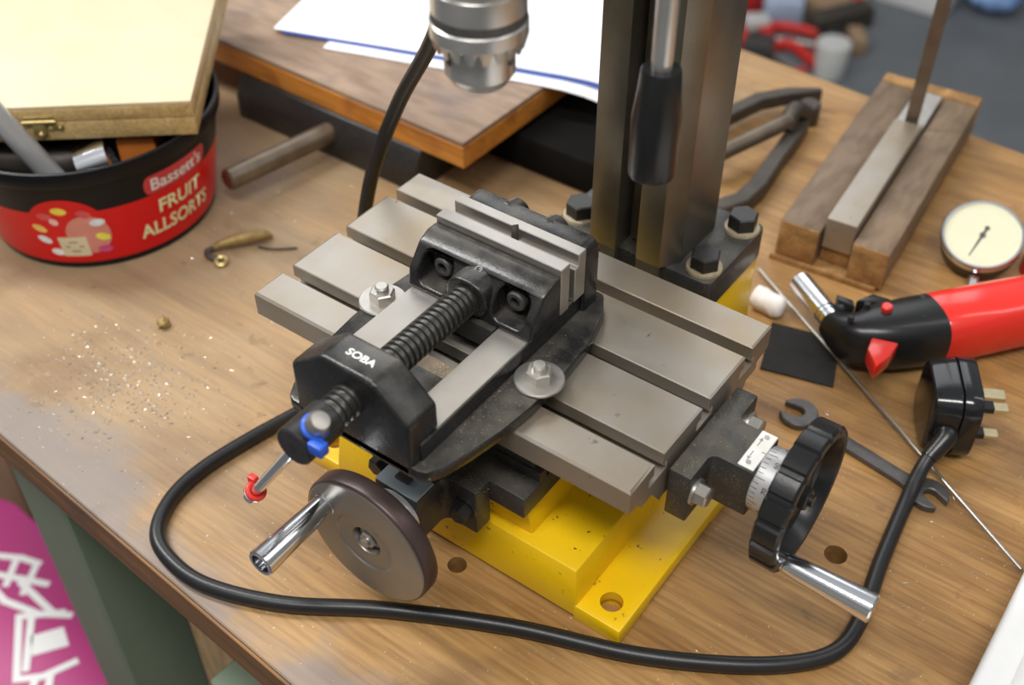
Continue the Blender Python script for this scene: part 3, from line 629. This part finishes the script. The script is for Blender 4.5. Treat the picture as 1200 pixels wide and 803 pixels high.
part('tub_lettering', remap(text_bm('ALLSORTS', 16.5, 64, bold=0.35), wrap(0.5, -97, 0.5)), m_letter, tub, smooth=0, label='cream capital lettering')
part('print_disc', remap(flat_poly(circ_poly(0, 0, 27, 29.5, 48)), wrap(-51, -82, 0.3)), m_tubred, tub, smooth=0)
part('print_glow', remap(flat_poly(circ_poly(12, -5, 15, 18, 32)), wrap(-51, -82, 0.42)), m_pink, tub, smooth=0)
sw = [((-13, 14), (0.62, 0.05, 0.05)), ((-2, 19), (0.85, 0.60, 0.05)), ((13, 15), (0.60, 0.05, 0.06)), ((20, 6), (0.65, 0.75, 0.85)), ((21, -8), (0.85, 0.72, 0.08)), ((20, -20), (0.55, 0.05, 0.20)), ((-20, 2), (0.85, 0.50, 0.10)), ((-20, -9), (0.70, 0.78, 0.86)), ((-14, -21), (0.85, 0.80, 0.78)), ((-8, 9), (0.80, 0.45, 0.45))]
for i, ((x, y), c) in enumerate(sw):
    mm = pbr('sweet_print', c, 0.35, 0, tuple(min(1, k*1.25+0.05) for k in c), 300)
    part('printed_sweet', remap(flat_poly(circ_poly(x, y, 5.2 if i != 9 else 3, 3.4, 16, random.uniform(-0.6, 0.6))), wrap(-51, -82, 0.6)), mm, tub, smooth=0)
part('printed_card', remap(rsub(-10.5, 9.5, -25, -6, 0.5), wrap(-51, -82, 0.62)), pbr('cream_card_print', (0.80, 0.72, 0.50), 0.4), tub, smooth=0)
bm = nb()
for yy, ww in ((-11, 3), (-15.5, 6.5), (-20, 3.2)):
    v4 = [bm.verts.new((x, y_, 0)) for x, y_ in ((-0.5-ww, yy-0.6), (-0.5+ww, yy-0.6), (-0.5+ww, yy+0.6), (-0.5-ww, yy+0.6))]; bm.faces.new(v4)
part('card_text_lines', remap(bm, wrap(-51, -82, 0.8)), pbr('brown_print', (0.35, 0.25, 0.12), 0.5), tub, smooth=0)
# loose metal in the tub
single('steel_rod', cyl(nb(), (-244, 51, -69.5), (-280, 18, 35), 8, n=28, ch=1), pbr('satin_bar_steel', (0.55, 0.55, 0.56), 0.25, 0.45, (0.48, 0.48, 0.48), 60), (-244, 51, -69), 'round bright steel bar poking out of the sweets tub', 'steel bar')
bm = lathe(nb(), [(0, 9), (0, 15.5), (22, 15.5), (22, 9)], (-242, 64, -52), (0.55, 0.65, 0.22), 36, closed=True)
single('steel_ring', bm, m_chrome, (-242, 64, -52), 'shiny hollow steel sleeve lying in the sweets tub beside the bar', 'steel sleeve')
bm = nb(); tube(bm, [(-300, 40, -52), (-270, 60, -55), (-250, 100, -58)], 11, 16); single('tub_offcut', bm, m_iron, (-300, 40, -60), 'dark curved metal offcut inside the sweets tub', 'metal offcut')
bm = nb(); box(bm, -240, -214, 92, 116, -75, -36, 0.5, 1); rotz(bm, 0.7, (-227, 104, 0)); single('orange_carton', bm, m_orangecard, (-227, 104, -75), 'small orange carton in the sweets tub below the wooden box', 'carton')
bm = nb(); lathe(bm, [(0, 0), (0, 60), (10, 62), (14, 0)], (TX, TY, D+4.6), (0, 0, 1), 40); single('tub_fill', bm, m_iron, (TX, TY, D+3), 'dark heap of metal scraps at the bottom of the sweets tub', 'metal scraps', kind='stuff')

# pale wooden box lying across the tub
wb = thing('wooden_box', (-180, 119, -29), 'pale flat wooden box with brass catch resting on the sweets tub', 'wooden box')
BY = math.radians(40.3); e1 = Vector((-math.cos(BY), -math.sin(BY), 0)); e2 = Vector((-math.sin(BY), math.cos(BY), 0)); wo = Vector((-180, 119, 0))
def BX(a, b, z): return tuple(wo + e1*a + e2*b + Vector((0, 0, z)))
def bxm(a0, a1, b0, b1, z0, z1, bev=0.6):
    b = nb(); box(b, a0, a1, b0, b1, z0, z1, bev, 2); remap(b, BX); bmesh.ops.recalc_face_normals(b, faces=b.faces[:]); return b
part('box_body', bxm(0, 230, 0, 205, -28.9, -15.3), m_paleside, wb, smooth=30)
lid = part('lid_frame', bxm(0, 230, 0, 205, -14.9, -5.2), m_paleside, wb, smooth=30)
part('lid_panel', bxm(0.3, 229.7, 0.3, 204.7, -5.2, -2.6, 0.8), m_pale, lid, smooth=30, label='pale plywood lid panel')
ct = part('catch', bxm(93, 113, -1.6, 0.1, -13.2, -9.6, 0.4), m_brass, wb, label='small brass catch')
bm = nb(); cyl(bm, BX(92, -2.2, -13.5), BX(114, -2.2, -13.5), 1.3, n=12); part('catch_hinge', bm, m_brass, ct)
b = bxm(99, 108, -2.6, -0.4, -23, -13.6, 0.5); ball(b, BX(103, -3, -22.5), 2.6, n=12); part('catch_hook', b, m_brass, ct)
b = bxm(88, 98, -1.2, 0.1, -20.5, -16.5, 0.4); ball(b, BX(90, -1.6, -18.5), 1.5, n=10); ball(b, BX(96, -1.6, -18.5), 1.5, n=10); part('catch_plate', b, m_brass, ct)

# ------------------------------------------------------------------ board, block and papers behind the machine
blk = thing('steel_block', (-170, 300, D), 'low black steel block with protruding round bar under the wooden board', 'steel block')
bm = nb(); prism(bm, [(248, D), (248, D+21), (256, -84.2), (520, -84.2), (520, D)], -292, -98, lambda a, b, c: (c, a, b), bev=1.2, seg=2); part('block_body', bm, m_bolt, blk)
part('round_bar', cyl(nb(), (-202, 152, -95), (-189, 252, -99), 8.6, n=28, ch=1.6), m_rustbar, blk, label='tarnished round steel bar')
board = thing('drawing_board', (-200, 400, -84), 'thick wooden board with orange varnished edges lying on the black steel block', 'board')
RB = math.radians(-1.0)
def bdm(b): return rotz(b, RB, (-57, 256, 0))
bm = nb(); box(bm, -420, -57, 256, 640, -84, -66, 0.5, 1); part('board_core', bdm(bm), m_orange, board, smooth=20)
bm = nb(); box(bm, -419.6, -57.4, 256.4, 639.6, -66, -62, 0.8, 2); part('board_face', bdm(bm), m_board, board, smooth=20)
def sheet(name, corners, z, mat, lab, cat, th=0.6, sag=0.0, group=None):
    """a sheet of paper; beyond the board edge it droops"""
    n = 14; b = nb(); g = []
    A, B, C_, D_ = [Vector((*c, 0)) for c in corners]
    for s in (0, 1):
        g.append([[None]*(n+1) for _ in range(n+1)])
        for i in range(n+1):
            for j in range(n+1):
                u, v = i/n, j/n; p = A*(1-u)*(1-v) + B*u*(1-v) + C_*u*v + D_*(1-u)*v
                over = max(0.0, p.x+52); dz = -sag*over*over/100 + 0.3*math.sin(p.x*0.05)*math.sin(p.y*0.04)
                g[s][i][j] = b.verts.new((p.x, p.y, z + dz + s*th))
    for i in range(n):
        for j in range(n):
            b.faces.new((g[1][i][j], g[1][i+1][j], g[1][i+1][j+1], g[1][i][j+1])); b.faces.new((g[0][i][j], g[0][i][j+1], g[0][i+1][j+1], g[0][i+1][j]))
    for i in range(n):
        for a, c in (((i, 0), (i+1, 0)), ((i+1, n), (i, n)), ((0, i+1), (0, i)), ((n, i), (n, i+1))):
            b.faces.new((g[0][a[0]][a[1]], g[0][c[0]][c[1]], g[1][c[0]][c[1]], g[1][a[0]][a[1]]))
    bmesh.ops.recalc_face_normals(b, faces=b.faces[:])
    return single(name, b, mat, (A.x, A.y, z), lab, cat, group, 40)
sheet('paper_sheet', ((-236, 300), (-8, 371), (-100, 640), (-320, 580)), -61.3, m_paper, 'white sheet at the bottom of the papers, touching the wooden board', 'paper', 0.5, 0.35, 'papers on the wooden board')
sheet('folder', ((-280, 297), (-12, 384), (-90, 640), (-350, 560)), -60.2, m_bluecard, 'blue folder edge showing between two white sheets', 'folder', 0.9, 0.25)
sheet('paper_sheet', ((-288, 296), (-10, 388), (-90, 650), (-370, 560)), -58.4, m_paper, 'large white sheet on top of the blue folder', 'paper', 0.5, 0.22, 'papers on the wooden board')

bm = nb(); box(bm, -90, 30, 325, 450, D, D+30, 3, 2); single('dark_shade_block', bm, pbr('matt_black_shade', (0.006, 0.006, 0.006), 0.9, 0, (0.010, 0.009, 0.008), 60, spec=0.1), (-30, 387, D), 'added flat matt black block standing in for the deep shade under the overhanging white papers', 'case')  # added black block that stands in for the deep shade beside the board

# ------------------------------------------------------------------ things on the right of the bench
# iron tool of two bent arms and a round rod
cla = thing('iron_pincers', (90, 450, D), 'dark forged iron tool with two bent arms and a round rod behind the column', 'iron tool')
def strip(pts, w, z0, z1):
    """flat bar along a bent line in plan"""
    P = [Vector((*p, 0)) for p in pts]; Lf, Rt = [], []
    for i, p in enumerate(P):
        d = (P[min(i+1, len(P)-1)] - P[max(i-1, 0)]).normalized(); nrm = Vector((-d.y, d.x, 0)); ww = w[i] if isinstance(w, (list, tuple)) else w
        Lf.append(p+nrm*ww/2); Rt.append(p-nrm*ww/2)
    b = nb(); poly = [(p.x, p.y) for p in Lf] + [(p.x, p.y) for p in Rt[::-1]]; prism(b, poly, z0, z1, bev=1.0, seg=1); return b
part('upper_arm', strip([(40, 440), (52, 468), (62, 505), (78, 528), (100, 546)], [12, 12, 12, 11, 6], D+8, D+20), m_iron, cla)
part('lower_arm', strip([(103, 505), (107, 480), (111, 440), (116, 400), (115, 375), (106, 358), (92, 346)], [13, 13, 12, 13, 13, 13, 12], D, D+15), m_iron, cla)
part('pivot', cyl(nb(), (101, 522, D), (101, 522, D+19), 9, n=24, ch=1.5), m_iron, cla)
part('round_rod', cyl(nb(), (72, 392, D+20), (101, 482, D+22), 6.6, n=24, ch=1.5), m_rustbar, cla)
part('rod_hook', tube(nb(), [(101, 476, D+16), (100, 490, D+27), (104, 506, D+18)], 7, 14), m_iron, cla)
# grooved wooden stock with a steel bar and an upright blade
CH = math.radians(4.8); CP = (200, 345, 0)
stock = thing('wooden_stock', (200, 455, D), 'dark wooden block of two rails on a thin board, steel bar between them', 'wooden block')
def chb(x0, x1, y0, y1, z0, z1, bev=0.8):
    b = nb(); box(b, x0, x1, y0, y1, z0, z1, bev, 2); return rotz(b, CH, CP)
part('backing_board', chb(158, 236, 341, 572, D, D+5), m_endgrain, stock, smooth=25)
part('side_rail', chb(161, 190, 343, 566, D+5, -85), m_channel, stock, smooth=25)
part('side_rail', chb(214, 240, 343, 566, D+5, -85), m_channel, stock, smooth=25)
for x0, x1 in ((161.4, 189.6), (214.4, 239.6)): part('rail_end', chb(x0, x1, 342.2, 343.4, D+5.4, -85.4, 0.3), m_endgrain, stock, smooth=25)
part('groove_filler', chb(191, 213, 352, 560, D+5, -101), m_endgrain, stock, smooth=25)
part('end_block', chb(161, 240, 566.3, 580, D+5, -84), m_endgrain, stock, smooth=25)
single('steel_bar', chb(191.2, 212.8, 349, 500, -100.8, -76, 0.7), m_table, (202, 430, -100.8), 'square grey steel bar held between the rails of the wooden block', 'steel bar', smooth=20)
single('steel_packing', chb(191.2, 212.8, 503, 560, -100.8, -81, 0.7), m_zinc, (200, 530, D+5), 'short pale steel piece in the groove behind the square bar', 'steel piece', smooth=20)
b = nb(); box(b, -5, 5, -0.9, 0.9, -80, 260, 0.2, 1); rotz(b, 0.25, (0, 0, 0)); b = remap(b, lambda x, y, z: (x+189.5, y+505.5, z)); single('upright_blade', b, m_rustbar, (189.5, 505, -80), 'narrow upright steel blade standing in the wooden block', 'blade', smooth=20)
# dial indicator, tilted on its back lug
dial = thing('dial_indicator', (282, 416, D), 'round dial indicator with cream face and chrome bezel lying by the torch', 'dial indicator')
dc = Vector((281.5, 414, -91)); tl = math.radians(25); hd = Vector((396.7-dc.x, -307-dc.y, 0)).normalized(); dn = Vector((hd.x*math.sin(tl), hd.y*math.sin(tl), math.cos(tl)))
dbody = part('dial_body', lathe(nb(), [(-19, 0), (-19, 23), (-17, 26), (-5, 26.5), (-4.5, 27.6)], dc, dn, 48), m_iron, dial)
part('bezel', lathe(nb(), [(-5, 27.4), (-4, 28), (0.5, 28), (1.6, 27.2), (1.4, 25.6), (-0.2, 25.2)], dc, dn, 56), m_chrome, dial)
part('dial_face', lathe(nb(), [(-0.2, 25.4), (-0.2, 0)], dc, dn, 48), m_face, dial)
fu = Vector((0, 0, 1)).cross(dn).normalized(); fv = dn.cross(fu)
def DF(x, y, z): return tuple(dc + fu*x + fv*y + dn*z)
bm = nb()
for k in range(50):
    a = 2*math.pi*k/50; l = 3.2 if k % 5 == 0 else 1.8
    q = [(24.2, -0.12), (24.2, 0.12), (24.2-l, 0.12), (24.2-l, -0.12)]
    bm.faces.new([bm.verts.new(DF(r*math.cos(a)-s*math.sin(a), r*math.sin(a)+s*math.cos(a), -0.05)) for r, s in q])
part('dial_graduations', bm, pbr('faint_grey_print', (0.45, 0.44, 0.35), 0.5), dial, smooth=0)
bm = nb(); na = math.radians(-103)
def rot2(x, y): return (x*math.cos(na)-y*math.sin(na), x*math.sin(na)+y*math.cos(na))
prism(bm, [rot2(-7, -0.8), rot2(0, -0.9), rot2(19, -0.25), rot2(19, 0.25), rot2(0, 0.9), rot2(-7, 0.8)], 0.1, 0.35, DF); cyl(bm, DF(0, 0, 0), DF(0, 0, 0.9), 2.0, n=16); x, y_ = rot2(-6.5, 0); cyl(bm, DF(x, y_, 0.05), DF(x, y_, 0.5), 1.7, n=14)
part('pointer', bm, m_spanner, dial)
bm = nb(); cyl(bm, DF(3, -24, -11), DF(5, -40, -11), 4, n=16); part('stem', bm, m_chrome, dial)
bm = nb(); box(bm, dc.x-14, dc.x+2, dc.y+2, dc.y+14, D, D+14, 1); part('back_lug', bm, m_iron, dial)
single('red_beaker', lathe(nb(), [(0, 0), (0, 12), (1, 13), (20, 13), (22, 11), (22, 0)], (322, 436, D), (0, 0, 1), 28), m_redtape, (322, 436, D), 'small red plastic beaker behind the dial indicator', 'beaker')
# gas torch
gt = thing('gas_torch', (285, 300, D), 'red and black hand gas torch with chrome nozzle lying on its side', 'gas torch')
ax = Vector((0.62, 0.785, 0)).normalized(); r0_ = Vector((287, 306, -97.6))
def sectube(bm, stations, n=28, e=2.6):
    """loft of rounded sections: (centre, direction, half width, half height)"""
    rings = []
    for c, d, hw, hh in stations:
        d = Vector(d).normalized(); s = Vector((0, 0, 1)).cross(d).normalized(); c = Vector(c); rg = []
        for i in range(n):
            a = 2*math.pi*i/n; ca_, sa = math.cos(a), math.sin(a)
            rg.append(bm.verts.new(c + s*hw*math.copysign(abs(ca_)**(2/e), ca_) + Vector((0, 0, 1))*hh*math.copysign(abs(sa)**(2/e), sa)))
        rings.append(rg)
    fs = [bm.faces.new(rings[0][::-1]), bm.faces.new(rings[-1])]
    for A, B in zip(rings, rings[1:]):
        for i in range(n): fs.append(bm.faces.new((A[i], A[(i+1) % n], B[(i+1) % n], B[i])))
    bmesh.ops.recalc_face_normals(bm, faces=fs); return bm
cz = -98.4
rd = []
for t, hw, hh in ((0, 21.5, 21), (1.2, 22.2, 21.6), (40, 22.2, 21.6), (90, 21.5, 21), (150, 20.5, 20), (158, 18, 18)):
    c = r0_ + ax*t; rd.append(((c.x, c.y, cz), ax, hw, hh))
part('gas_reservoir', sectube(nb(), rd), m_torchred, gt, smooth=40, label='glossy red gas reservoir')
st = []
for (x, y_, dx, dy, hw, hh) in ((287.3, 306.4, .62, .785, 21.8, 21.2), (278, 295.5, .62, .785, 21.6, 21.2), (267, 283, .64, .77, 20.5, 20.5), (259, 275.5, .72, .69, 18.4, 19.5), (252, 270.5, .9, .4, 16, 18), (246, 269, .98, -.1, 13.8, 16), (240, 270.5, .9, -.42, 11.5, 13.5), (233, 274, .83, -.56, 9.6, 10)): st.append(((x, y_, cz+0.6), (dx, dy, 0), hw, hh))
part('torch_body', sectube(nb(), st), m_plastic, gt, smooth=40)
nd = Vector((-0.82, 0.57, 0)).normalized(); no = Vector((235, 272.5, -96.5))
part('nozzle', lathe(nb(), [(0, 7.6), (7, 7.6), (7.5, 7.0), (8.3, 7.0), (8.8, 7.6), (10.5, 7.6), (11, 7.0), (11.8, 7.0), (12.3, 7.8), (45, 7.8), (45.6, 7.2), (45, 6.6), (25, 6.4), (25, 0)], no, nd, 32), m_chrome, gt, label='chrome burner nozzle')
bm = nb(); prism(bm, [(277, 233), (280, 247), (280, 262), (264, 257), (266, 246)], -93, -81, bev=1.4, seg=2); part('trigger', bm, m_torchred, gt, label='red ignition trigger')
part('lock_button', cyl(nb(), (262, 283, -79.5), (262, 283, -74.2), 3.6, n=18, ch=0.8), m_torchred, gt)
bm = nb(); prism(bm, [(228, 286), (231, 281), (243, 281), (239, 287)], -100, -84, bev=0.8); prism(bm, [(240, 290), (254, 297), (258, 305), (246, 303)], -104, -86, bev=1.2); part('flame_lever', bm, m_plastic, gt)
for x, y_ in ((247, 263), (250, 281), (276, 308), (283, 291)):
    part('body_screw', lathe(nb(), [(0, 0), (0, 2.0), (4, 2.0), (4, 0)], (x, y_, -81.2 if x > 243 else -84), (0, 0, 1), 14), m_mark, gt)
# small things on the bench top
b = nb(); prism(b, [(193, 274), (238, 285), (253, 241), (207, 229)], D, D+2, bev=0.3, seg=1); single('rubber_sheet', b, m_sheet, (222, 257, D), 'square dark rubber sheet lying flat between the table and the torch', 'rubber sheet', smooth=20)
b = lathe(nb(), [(0, 0), (0, 5), (1, 7.5), (6, 8.4), (12, 7.6), (18, 8.2), (22, 7.2), (24, 5), (24, 0)], (172.5, 284, D+8.6), (1, -0.05, 0), 20, rf=lambda a, k: 0.5*math.sin(3*a+k)+0.35*math.sin(7*a+2*k)); single('tissue_roll', b, m_chalk, (184, 284, D), 'rough white tissue roll beside the torch nozzle', 'tissue roll', smooth=50)
single('thin_rod', cyl(nb(), (160, 319, D+2.6), (397.4, 165.3, D+6.2), 1.15, n=10), m_steel, (278, 242, D+2), 'long thin steel rod lying across the bench past the spanner', 'steel rod')
spn = nb(); s0, s1 = Vector((246, 204.5, 0)), Vector((336, 189.5, 0))
def head_poly(c, phi, r, wj, dep):
    out = []; a0 = math.asin(wj/2/r)
    for i in range(25):
        a = phi + a0 + (2*math.pi-2*a0)*i/24; out.append((c.x + r*math.cos(a)*(1 if True else 1), c.y + r*math.sin(a)))
    d = Vector((math.cos(phi), math.sin(phi), 0)); nrm = Vector((-d.y, d.x, 0))
    for i in range(7):
        t = math.pi*i/6; q = c + d*(dep - (wj/2)*math.sin(t)) - nrm*(wj/2)*math.cos(t); out.append((q.x, q.y))
    return out
prism(spn, head_poly(s0, math.radians(186), 12.0, 9.5, 1.5), D, D+5.2, bev=0.7, seg=1)
prism(spn, head_poly(s1, math.radians(-24), 11.5, 8.5, 1.5), D, D+5.2, bev=0.7, seg=1)
dd = (s1-s0).normalized(); nn = Vector((-dd.y, dd.x, 0)); a, c = s0+dd*8, s1-dd*8
prism(spn, [tuple((a-nn*6)[:2]), tuple((a+dd*10-nn*4.6)[:2]), tuple((c-dd*10-nn*4.6)[:2]), tuple((c-nn*6)[:2]), tuple((c+nn*6)[:2]), tuple((c-dd*10+nn*4.6)[:2]), tuple((a+dd*10+nn*4.6)[:2]), tuple((a+nn*6)[:2])], D+0.6, D+4.6, bev=0.8, seg=2)
single('spanner', spn, m_spanner, (290, 197, D), 'dark double open-ended spanner lying under the power cord', 'spanner')
tray = thing('white_tray', (470, 110, D), 'white plastic tray with rolled rim at the bench corner', 'tray')
def traym(poly_in, poly_out, z0, z1): pass
b = nb(); prism(b, rrect(399, 640, -160, 186, 14, 6), D, D+26, bev=4, seg=3); cc = nb(); prism(cc, rrect(415, 624, -144, 170, 10, 6), D+4, D+40); part('tray_shell', via_modifiers(b, [cc]), m_white, tray, smooth=40)
# small brass and swarf
lf = thing('brass_hook', (-165, 110, D), 'curled brass hook with small eye lying near the sweets tub', 'brass hook')
part('hook_shank', tube(nb(), [(-172, 106, D+4), (-168, 112, D+6), (-160, 124, D+7), (-152, 136, D+6), (-148, 141, D+3)], [2.5, 3.5, 4.8, 4.2, 1.6], 12, sx=1.0), m_tarnish, lf)
bm = nb(); torus(bm, (-158, 99, D+2.6), (0.2, -0.2, 1), 3.6, 1.7, 20, 8); part('hook_eye', bm, m_brass, lf)
bm = nb(); tube(bm, [(-172, 106, D+4), (-173, 100, D+4), (-168, 97, D+3.5), (-162, 99, D+3)], 2.2, 10); part('hook_curl', bm, m_iron, lf)
single('hook_wire', tube(nb(), [(-150, 128, D+1.2), (-138, 133, D+1.5), (-126, 144, D+1.0)], 0.8, 8), m_iron, (-150, 128, D), 'thin dark wire scrap beside the brass hook', 'wire scrap')
b = nb(); bmesh.ops.create_icosphere(b, subdivisions=2, radius=4.5, matrix=Matrix.Translation((-140, 29, D+3)))
for v in b.verts: v.co += Vector((random.uniform(-1, 1), random.uniform(-1, 1), random.uniform(-0.8, 0.8)))*1.1
single('brass_crumb', b, m_tarnish, (-140, 29, D), 'single crumpled brass turning on the open wooden bench top', 'brass turning', smooth=0)
def chips(n, gen, smin, smax):
    b = nb()
    for _ in range(n):
        x, y_, z = gen(); s = random.uniform(smin, smax); a = random.uniform(0, 6.28); l = random.uniform(1, 2.2)
        c0 = Vector((math.cos(a), math.sin(a), 0))*s*l; c1 = Vector((-math.sin(a), math.cos(a), 0))*s*0.5; p = Vector((x, y_, z))
        q = [p-c0, p+c1+Vector((0, 0, s*0.3)), p+c0, p-c1+Vector((0, 0, s*0.2)), p+Vector((0, 0, s*random.uniform(0.5, 1)))]
        v = [b.verts.new(k) for k in q]
        for i in range(4): b.faces.new((v[i], v[(i+1) % 4], v[4]))
    bmesh.ops.recalc_face_normals(b, faces=b.faces[:]); return b
def g_left():
    if random.random() < 0.75: return (random.gauss(-125, 34), random.gauss(-22, 24), D+0.05)
    return (random.uniform(-200, 380), random.uniform(-90, 300), D+0.05)
cordpath = spline(pts, 6)
def ok(gen):
    def f():
        while True:
            p = gen(); t = (Vector(p)-bo).dot(bn)
            if t < 3 or (10 < p[0] < 250 and -8 < p[1] < 135) or (75 < p[0] < 195 and p[1] < 265): continue
            if any((Vector((q[0], q[1], 0))-Vector((p[0], p[1], 0))).length < 9 for q in cordpath): continue
            return p
    return f
tag(single('swarf', chips(800, ok(g_left), 0.3, 1.15), m_swarf, (0, 0, D), 'fine bright metal swarf scattered over the bench top', 'swarf', smooth=0), kind='stuff')
def g_vice():
    r = random.random()
    if r < 0.45: return (157.5+14*random.random()**1.8, random.gauss(15, 26), 8.1)
    if r < 0.6: return (random.uniform(101, 137), random.uniform(-28, 0), 7.05)
    if r < 0.8: return (random.uniform(242, 255), random.uniform(35, 100), -11.9)
    return (random.uniform(105, 165), random.uniform(-11, -1), -45.9)
tag(single('brass_dust', chips(520, g_vice, 0.12, 0.36), m_gold, (119, 20, 6), 'fine brass dust on the vice flange and the screw brackets', 'dust', smooth=0), kind='stuff')

# ------------------------------------------------------------------ below and beyond the bench
# magenta carton with white line print, on the floor beside the bench leg
bx_ = thing('magenta_carton', (-400, -60, FLOOR), 'magenta carton printed with white line drawing below the bench', 'carton')
bm = nb(); prism(bm, [(-560, 0), (-492, 20), (-195, 2), (-208, -110), (-330, -260), (-600, -150)], FLOOR, -550, bev=3, seg=2); part('carton_body', bm, m_purple, bx_)
def lines(polys, wid, z):
    b = nb()
    for pl_ in polys:
        for p, q in zip(pl_, pl_[1:]):
            z += 0.02
            p, q = Vector((*p, z)), Vector((*q, z)); d = (q-p).normalized(); nrm = Vector((-d.y, d.x, 0))*wid/2; p -= d*wid*0.4; q += d*wid*0.4
            b.faces.new([b.verts.new(k) for k in (p-nrm, q-nrm, q+nrm, p+nrm)])
    return b
part('white_print', lines([[(-455, -38), (-425, -21), (-405, -15)], [(-432, -50), (-402, -36), (-378, -26)], [(-428, -24), (-410, -50)], [(-405, -18), (-388, -46)], [(-420, -60), (-395, -63), (-356, -53), (-330, -36)], [(-400, -40), (-345, -44)], [(-368, -66), (-338, -38)], [(-368, -66), (-313, -110), (-296, -94), (-284, -66)], [(-355, -62), (-315, -98)], [(-300, -98), (-290, -112)], [(-292, -88), (-280, -100)]], 7, -549.7), m_white, bx_, smooth=0, label='white line drawing')
bm = nb(); prism(bm, [(-341, -73), (-324, -48), (-303, -58), (-322, -86)], -549.9, -549.4); part('white_panel_print', bm, m_white, bx_, smooth=0)
single('card_box', remap(box(nb(), -640, -520, 40, 180, FLOOR, -500, 3), lambda x, y, z: (x, y, z)), m_card, (-560, 80, FLOOR), 'plain brown cardboard box behind the magenta carton', 'cardboard box')
# planks leaning under the bench
b = nb(); box(b, -84, -30, -52, -38, FLOOR, -160, 1.5); single('leaning_plank', b, m_plank, (-57, -45, FLOOR), 'pale wooden plank standing under the bench behind the green leg', 'plank')
b = nb(); prism(b, [(-90, 150), (150, 120), (152, 136), (-88, 166)], FLOOR, -300, bev=1.5); single('plywood_offcut', b, m_card, (30, 143, FLOOR), 'brown plywood offcut standing behind the pale plank', 'plywood')
# far floor beyond the bench
def far(x, y): return (x, y, FLOOR)
b = lathe(nb(), [(0, 0), (0, 30), (2, 33), (80, 40), (84, 38), (86, 0)], far(-423, 2068), (0, 0, 1), 28); single('white_cup', b, m_offwhite, far(-423, 2068), 'white plastic cup upturned on the grey floor behind the bench', 'cup')
def fbox(name, x, y, sx, sy, sz, rot, mat, lab, cat, z=FLOOR, group=None):
    b = nb(); box(b, x-sx/2, x+sx/2, y-sy/2, y+sy/2, z, z+sz, 4, 2); rotz(b, rot, (x, y, 0)); return single(name, b, mat, (x, y, z), lab, cat, group)
fbox('pale_carton', -640, 2265, 95, 75, 55, 0.5, m_ltblue, 'pale blue carton in the clutter on the floor', 'carton')
fbox('red_carton', -722, 2235, 40, 110, 60, -0.35, m_redtape, 'long red carton beside the pale blue carton on the floor', 'carton')
fbox('black_case', -800, 2240, 60, 90, 60, -0.3, m_plastic, 'black case beside the long red carton on the floor', 'case')
fbox('cardboard_tray', -575, 2360, 120, 100, 40, -0.4, m_card, 'brown cardboard tray on the floor beyond the cartons', 'tray')
fbox('dark_motor', -500, 2290, 55, 170, 50, -0.5, m_iron, 'dark rusty metal lump on the floor beside the cardboard tray', 'metal lump')
def gclamp(x, y, rot, lab):
    t = thing('red_clamp', (x, y, FLOOR), lab, 'clamp', 'red clamps on the floor')
    b = tube(nb(), [(x-60, y-30, FLOOR+14), (x-55, y+30, FLOOR+14), (x+10, y+36, FLOOR+14), (x+55, y+26, FLOOR+14)], 13, 10); part('clamp_frame', rotz(b, rot, (x, y, 0)), m_redtape, t)
    b = cyl(nb(), (x-70, y-28, FLOOR+12), (x+60, y-26, FLOOR+12), 8, n=14); part('clamp_screw', rotz(b, rot, (x, y, 0)), m_steel, t)
    b = cyl(nb(), (x+58, y-44, FLOOR+12), (x+62, y-8, FLOOR+12), 9, n=12); part('clamp_handle', rotz(b, rot, (x, y, 0)), m_redtape, t)
gclamp(-560, 2170, 0.3, 'red clamp lying in front of the pale blue carton')
gclamp(-690, 2110, 1.2, 'red clamp lying turned beside the column on the floor')
gclamp(-520, 2070, -0.5, 'red clamp lying beside the white cup')
fbox('grey_tin', -600, 2060, 70, 60, 40, 0.3, m_spanner, 'dull grey tin lying among the red clamps', 'tin')
fbox('dark_can', -455, 2150, 40, 40, 70, 0.1, m_plastic, 'dark can standing beside the white cup', 'can')
fbox('red_block', -655, 2085, 34, 60, 30, 0.9, m_redtape, 'small red block among the clamps beside the dull grey tin', 'block')
fbox('grey_carton', -662, 2168, 60, 50, 34, 0.7, m_offwhite, 'small grey carton behind the red clamps on the floor', 'carton')
fbox('brown_offcut', -425, 2225, 36, 80, 40, 0.6, m_card, 'brown wooden offcut beside the dark metal lump on the floor', 'offcut')
fbox('red_offcut', -505, 2405, 30, 46, 34, 0.2, m_redtape, 'small red piece beyond the dark metal lump on the floor', 'piece')
fbox('white_crate', -400, 2545, 180, 110, 70, -0.02, m_white, 'white flat box on the far floor behind the blade', 'box')
fbox('cream_box', -545, 2520, 90, 90, 60, -0.02, m_pale, 'cream box beside the white flat box on the far floor', 'box')
b = nb(); bmesh.ops.create_icosphere(b, subdivisions=3, radius=60, matrix=Matrix.Translation((-235, 2610, FLOOR+36)) @ Matrix.Diagonal((1.2, 1.0, 0.55, 1)))
for v in b.verts: v.co += Vector((math.sin(v.co.y*0.12), math.sin(v.co.x*0.15), abs(math.sin(v.co.x*0.1+v.co.y*0.13))))*5
single('blue_bag', b, m_bluebag, (-235, 2610, FLOOR), 'crumpled blue plastic bag on the far floor', 'bag', smooth=60)
